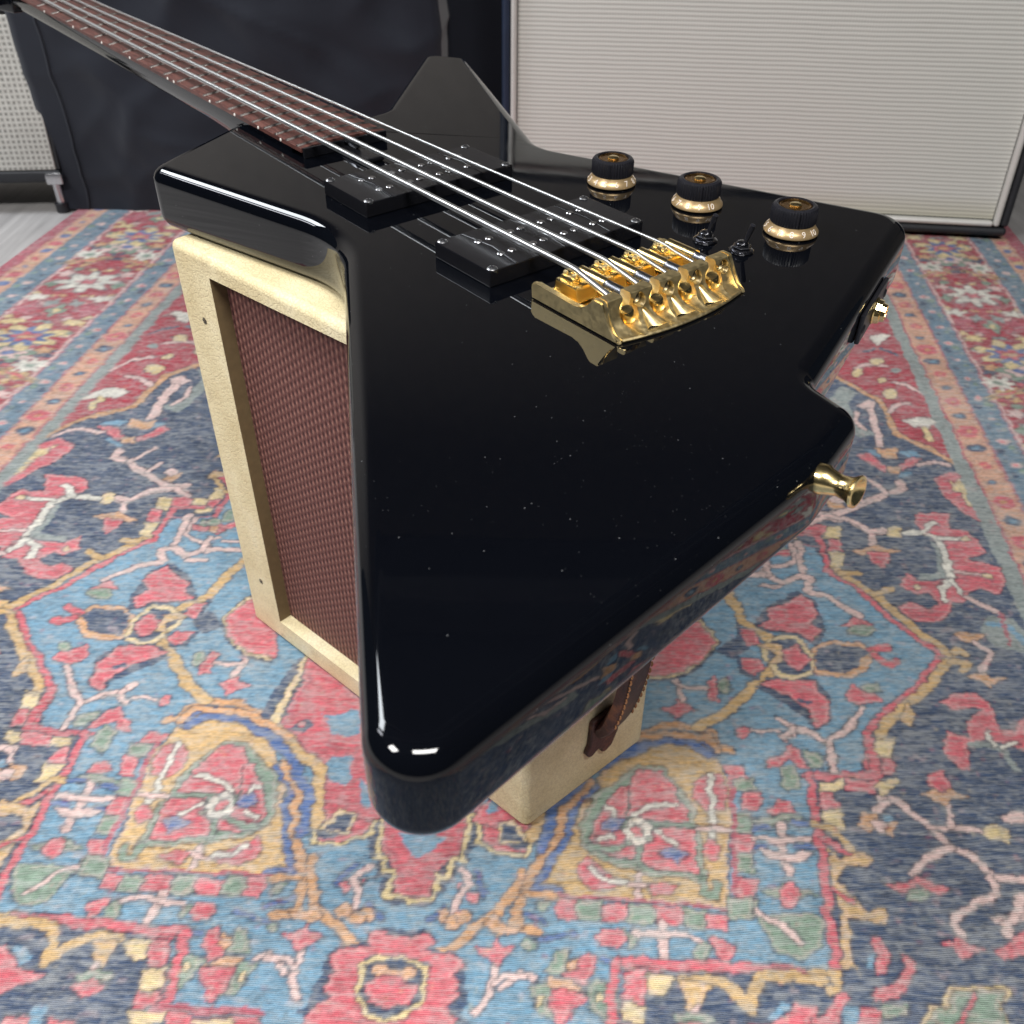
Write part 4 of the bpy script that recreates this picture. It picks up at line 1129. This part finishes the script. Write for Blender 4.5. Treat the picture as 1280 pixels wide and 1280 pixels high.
# pickups
def pickup(ac):
    hp = .00874; L2, W2 = .0536, .0236
    o = box('pickup', ac - W2, ac + W2, -L2, L2, .0001, hp, 'blackplastic', bass, .0007, 2)
    for sa in (-1, 1):
        for sb in (-1, 1):
            m4 = Matrix.Translation((ac + sa * .0210, sb * .0502, hp))
            lathe('screw', [(.0001, .0009), (.0020, .0008), (.0028, .0001), (.0028, -.001)], 'nickel', o, 18, m4)
            for rot in (0, 90):
                bmx = box_bm(-.0017, .0017, -.00032, .00032, .0006, .00098); bmx.transform(m4 @ Matrix.Rotation(R(rot + 27 * sa), 4, 'Z')); bm_obj('screw_slot', bmx, 'blacksatin', o)
    # two faint moulded ridges run across the cover
    for b in (.0320, -.001, -.0335):
        for da in (0,):
            bm = bmesh.new(); tube_bm(bm, [(ac - W2 + .001, b + .004, hp - .0007), (ac, b + .001, hp - .00055), (ac + W2 - .001, b + .004, hp - .0007)], .0010, 8); bm_obj('ridge', bm, 'blackplastic', o, 60)
    for bs in (.0320, .0104, -.0112, -.0325):
        for da in (-.0095, .0095):
            for db in (-.0036, .0036):
                lathe('pole_screw', [(.0001, .0005), (.0019, .0005), (.0023, .0001), (.0023, -.001)], 'chrome', o, 14, Matrix.Translation((ac + da, bs + db, hp)))
    return o
pickup(.1485); pickup(.0349)
for a, b in ((.1415, .062), (.1405, .057)): pass

# bridge
def bridge():
    prof = [(-9.5, .4), (-9, 7.0), (-10.5, 8.7), (-13, 9.0), (-40, 8.2), (-45, 8.4), (-48.5, 10.5), (-51.5, 15.5), (-53, 16.4), (-57.5, 16.4), (-58.5, 15.8), (-62, 7.5), (-65, 3.6), (-69.5, 1.6), (-70.3, .4)]
    def ext(pr, b0, b1, name):
        bm = bmesh.new(); a = [bm.verts.new((x * mm, b0 * mm, z * mm)) for x, z in pr]; b = [bm.verts.new((x * mm, b1 * mm, z * mm)) for x, z in pr]
        n = len(pr); bm.faces.new(a); bm.faces.new(list(reversed(b)))
        for i in range(n): bm.faces.new((a[i], b[i], b[(i + 1) % n], a[(i + 1) % n]))
        return bm
    bm = box_bm(-.058, -.0105, -.0410, .0410, .0004, .0022)
    root = bm_obj('bridge', bm, 'gold', bass)
    for b0, b1 in ((41.2, 44.5), (-44.5, -41.2)):
        bm = ext(prof, b0, b1, 'side'); bmesh.ops.bevel(bm, geom=[e for e in bm.edges if abs(e.verts[0].co.y - e.verts[1].co.y) < 1e-6], offset=.0007, segments=2, affect='EDGES')
        bm_obj('side_wall', bm, 'goldpale', root, 35)
    wall = [(-52, 2.4), (-52, 15.6), (-53, 16.4), (-57.5, 16.4), (-58.5, 15.8), (-61, 8.0), (-63.5, 4.2), (-67.5, 2.2), (-69.6, 1.9), (-70.3, 1.2), (-70.0, .4), (-58.2, .4), (-58.2, 2.4)]
    bm = bmesh.new(); st = [-41.15 + 82.3 * i / 24 for i in range(25)]; rows = []
    for b in st:
        bow = 5.2 * (1 - (b / 41.15) ** 2)
        rows.append([bm.verts.new(((x - bow * max(0, min(1, (-x - 61) / 8)) if x < -61 else x) * mm, b * mm, z * mm)) for x, z in wall])
    for i in range(24):
        for k in range(len(wall)): bm.faces.new((rows[i][k], rows[i + 1][k], rows[i + 1][(k + 1) % len(wall)], rows[i][(k + 1) % len(wall)]))
    bm.faces.new(rows[0]); bm.faces.new(list(reversed(rows[-1])))
    # the rear lip bows outwards in the middle
    for v in bm.verts: pass
    wl = bm_obj('rear_wall', bm, 'goldpale', root, 35)
    cut = []
    bs = (29.2, 9.8, -9.7, -29.2)
    for b in bs:
        cut.append(box('cutter', -.075, -.045, (b - 2.6) * mm, (b + 2.6) * mm, .0072, .03, 'gold', bass))
        cut.append(lathe('cutter', [(.0058, 0), (.0058, .0155)], 'gold', bass, 24, axis_m((-.0735, b * mm, .0072), (1, 0, .12))))
        cut.append(lathe('cutter', [(.0034, 0), (.0034, .03)], 'gold', bass, 24, axis_m((-.075, (b - 8.3) * mm, .0118), (1, 0, 0))))
    for b in (19.5, 0, -19.5):
        cut.append(lathe('cutter', [(.0062, 0), (.0001, .0135)], 'gold', bass, 24, axis_m((-.0715, b * mm, .0036), (1, 0, .32))))
    boolean(wl, cut)
    bw = (28.9, 9.7, -9.6, -29.0)
    for i, b in enumerate(bw):
        b *= mm; a0 = -.0235 - .0012 * i
        bm = box_bm(a0 - .0095, a0 + .0085, b - .0068, b + .0068, .0026, .0112, .0016, 2)
        for v in bm.verts:
            if v.co.z > .009: v.co.x = a0 + (v.co.x - a0) * .86
        sd = bm_obj('saddle', bm, 'gold', root, 35)
        box('saddle_crest', a0 - .0045, a0 + .0045, b + .0008, b + .0062, .0108, .0138, 'gold', sd, .0011)
        box('saddle_crest', a0 - .0030, a0 + .0028, b - .0020, b + .0009, .0108, .0142, 'gold', sd, .0008)
        tube('barrel', [(a0 + .003, b - .0066, .0116), (a0 - .0155, b - .0066, .0116)], [.0034, .0034], 'gold', sd, 18)
        for sx in (-.0038, .0036):
            lathe('height_screw', [(.0001, .0016), (.0010, .0016), (.0013, .001), (.0013, 0)], 'goldpale', sd, 12, Matrix.Translation((a0 + sx * .8, b + .0036, .0136)))
        x0 = a0 - .0152; x1 = -.0521; turns = 11; pts = []
        for k in range(turns * 12 + 1):
            t = k / (turns * 12); th = 2 * math.pi * turns * t
            pts.append((x0 + (x1 - x0) * t, b - .0066 + .0022 * math.cos(th), .0116 + .0022 * math.sin(th)))
        bm = bmesh.new(); tube_bm(bm, pts, .00055, 6); bm_obj('spring', bm, 'spring', sd, 60)
        tube('intonation_screw', [(x0 + .001, b - .0066, .0116), (-.0555, b - .0066, .0116)], .0014, 'spring', sd, 10)
        lathe('intonation_screw_head', [(.0001, .0012), (.0022, .001), (.0028, 0), (.0028, -.0014)], 'steelblack', sd, 16, axis_m((-.0565, bs[i] * mm - .0083, .0118), (-1, 0, 0)))
        lathe('ball_end', [(.0011, .0036), (.0030, .0036), (.0034, .003), (.0034, -.002), (.0028, -.003), (.0011, -.003), (.0011, .0036)], 'gold', root, 18, axis_m((-.0605, bs[i] * mm, .0068), (0, .45, 1)))
    return root
bridge()

# strings
rad = (.00168, .00144, .00120, .00090)
bE = lambda a, k: k * (.02907 - a * (.02907 - .018) / S)
for i, k in enumerate((1, 1 / 3, -1 / 3, -1)):
    hs = lambda a: .01595 - .0069 * a
    pts = [(.905, bE(.868, k) * 1.05, .002), (.8685, bE(.868, k), .0108)]
    for a in (.7, .5, .3, .15, .05, -.012): pts.append((a, bE(a, k), hs(a) - (.0006 * i if a < .2 else .0003 * i)))
    a0 = -.0235 - .0012 * i
    top = hs(a0) - .0006 * i
    pts += [(a0 + .004, bE(a0, k), top), (a0 - .001, bE(a0, k), top - .0002), (a0 - .007, bE(a0, k), top - .0014), (-.046, bE(-.04, k), .0118), (-.0575, bE(-.05, k), .0075)]
    bm = bmesh.new(); tube_bm(bm, pts, rad[i], 14)
    o = bm_obj('string', bm, 'string', bass, 60); o['label'] = ('thickest', 'second thickest', 'second thinnest', 'thinnest')[i] + ' steel bass string'

# knobs
def knob(a, b, rot, ptr):
    k = lathe('knob', [(.0118, .0062), (.0124, .0066), (.0126, .0074), (.0126, .0142), (.0120, .0156), (.0104, .0163), (.0094, .0160), (.0094, .0150)], 'blacksatin', bass, 96, knurl=(.007, .0145, .00034), smooth=30)
    lathe('skirt', [(.0149, .0008), (.0152, .0012), (.0151, .0022), (.0138, .0036), (.0128, .0052), (.0122, .0066)], 'skirt', k, 48)
    lathe('top_insert', [(.0094, .0152), (.0082, .0158), (.0070, .0150), (.0050, .0147), (.0034, .0149)], 'goldbrown', k, 40)
    lathe('shaft_cap', [(.0034, .0146), (.0034, .0160), (.0026, .0166), (.0001, .0167)], 'gold', k, 24)
    lathe('shaft', [(.004, .0001), (.004, .010)], 'spring', k, 16)
    bmx = box_bm(.0122, .01285, -.0002, .0002, .0068, .0148); bmx.transform(Matrix.Rotation(R(ptr), 4, 'Z')); bm_obj('pointer_line', bmx, 'blackplastic', k)
    for i in range(11):
        ang = R(rot + 30 + i * 28)
        c = bpy.data.curves.new('num', 'FONT'); c.body = str(i); c.size = .0050; c.extrude = .00012; c.align_x = 'CENTER'; c.align_y = 'CENTER'; c.resolution_u = 2
        t = bpy.data.objects.new('num', c); COL.objects.link(t); bpy.context.view_layer.update()
        me = bpy.data.meshes.new_from_object(t.evaluated_get(bpy.context.evaluated_depsgraph_get())); bpy.data.objects.remove(t, do_unlink=True)
        me.materials.clear(); me.materials.append(M['numeral'])
        # skirt slope: lies against the cone between z .0022 and .0052
        nrm = Vector((math.cos(ang) * .80, math.sin(ang) * .80, .60)).normalized(); upv = Vector((-math.cos(ang) * .60, -math.sin(ang) * .60, .80)).normalized(); sd = upv.cross(nrm)
        m4 = Matrix.Identity(4)
        for q, v in enumerate((sd, upv, nrm)): m4.col[q][:3] = v
        m4.translation = Vector((math.cos(ang) * .01408, math.sin(ang) * .01408, .0036))
        me.transform(m4); d = bpy.data.objects.new('numeral', me); link(d, k)
    k.location = (a * mm, b * mm, 0)
    return k
# pointer / number ring turned a little differently on each
knob(81, -97.2, -50, 130); knob(24, -112.5, -145, 141); knob(-36, -124, -126, 142)

# toggle switches
def toggle(a, b):
    t = lathe('toggle_switch', [(.0066, .0001), (.0068, .0008), (.0062, .0012), (.0050, .0013)], 'steelblack', bass, 28)
    lathe('nut', [(.0052, .0012), (.0054, .0016), (.0054, .0030), (.0048, .0034), (.003, .0034)], 'steelblack', t, 6, smooth=20)
    lathe('collar', [(.0034, .0032), (.0034, .0048), (.0026, .0056), (.0012, .0058)], 'steelblack', t, 20)
    lathe('lever', [(.0011, .004), (.0013, .009), (.0016, .0155), (.0015, .0168), (.0001, .0172)], 'blacksatin', t, 16, Matrix.Rotation(R(-17), 4, 'Y'))
    t.location = (a * mm, b * mm, 0)
toggle(-14.7, -76.5); toggle(-36.1, -81.5)

# strap button on the bottom edge
k = .8; lathe('strap_button', [(.0070 * k, -.0045), (.0078 * k, .0012), (.0066 * k, .003), (.0055 * k, .007), (.0054 * k, .010 * k), (.0062 * k, .0145 * k), (.0076 * k, .0168 * k), (.0083 * k, .0178 * k), (.0081 * k, .0188 * k), (.0068 * k, .0190 * k), (.0050 * k, .0176 * k), (.003 * k, .0160 * k), (.0001, .0158 * k)], 'gold', bass, 40, axis_m((-.1835, .0435, -.0088), (-1, -.10, .12)))

# jack plate on the lower treble edge
d = Vector((77.2, -200.5, 0)).normalized(); nj = Vector((d.y, -d.x, 0))
m4 = Matrix.Identity(4)
for q, v in enumerate((d, Vector((0, 0, 1)), d.cross(Vector((0, 0, 1))))): m4.col[q][:3] = v
if m4.col[2].xyz.dot(nj) < 0: pass
ctr = Vector((-143, -3, 0)) * mm + d * .118 + Vector((0, 0, -.0185)); m4.translation = ctr
nz = m4.col[2].xyz
sgn = 1 if nz.dot(Vector((-1, -.3, 0))) > 0 else -1
jp = box('jack_plate', -.027, .027, -.0080, .0080, .0001 * sgn if sgn > 0 else -.0026, .0026 if sgn > 0 else -.0001, 'blacksatin', bass, .0008)
jp.matrix_local = m4
zz = nz * sgn
jm = axis_m((0, 0, .0026 * sgn), (0, 0, sgn))
lathe('jack_nut', [(.0070, 0), (.0072, .0006), (.0066, .0012), (.0062, .0036), (.0050, .0040), (.0046, .0060), (.0036, .0060), (.0034, .001)], 'gold', jp, 12, jm, smooth=25)
for sx in (-.024, .024):
    lathe('screw', [(.0001, .0009), (.0018, .0008), (.0026, .0001)], 'blacksatin', jp, 14, axis_m((sx, 0, .0026 * sgn), (0, 0, sgn)))
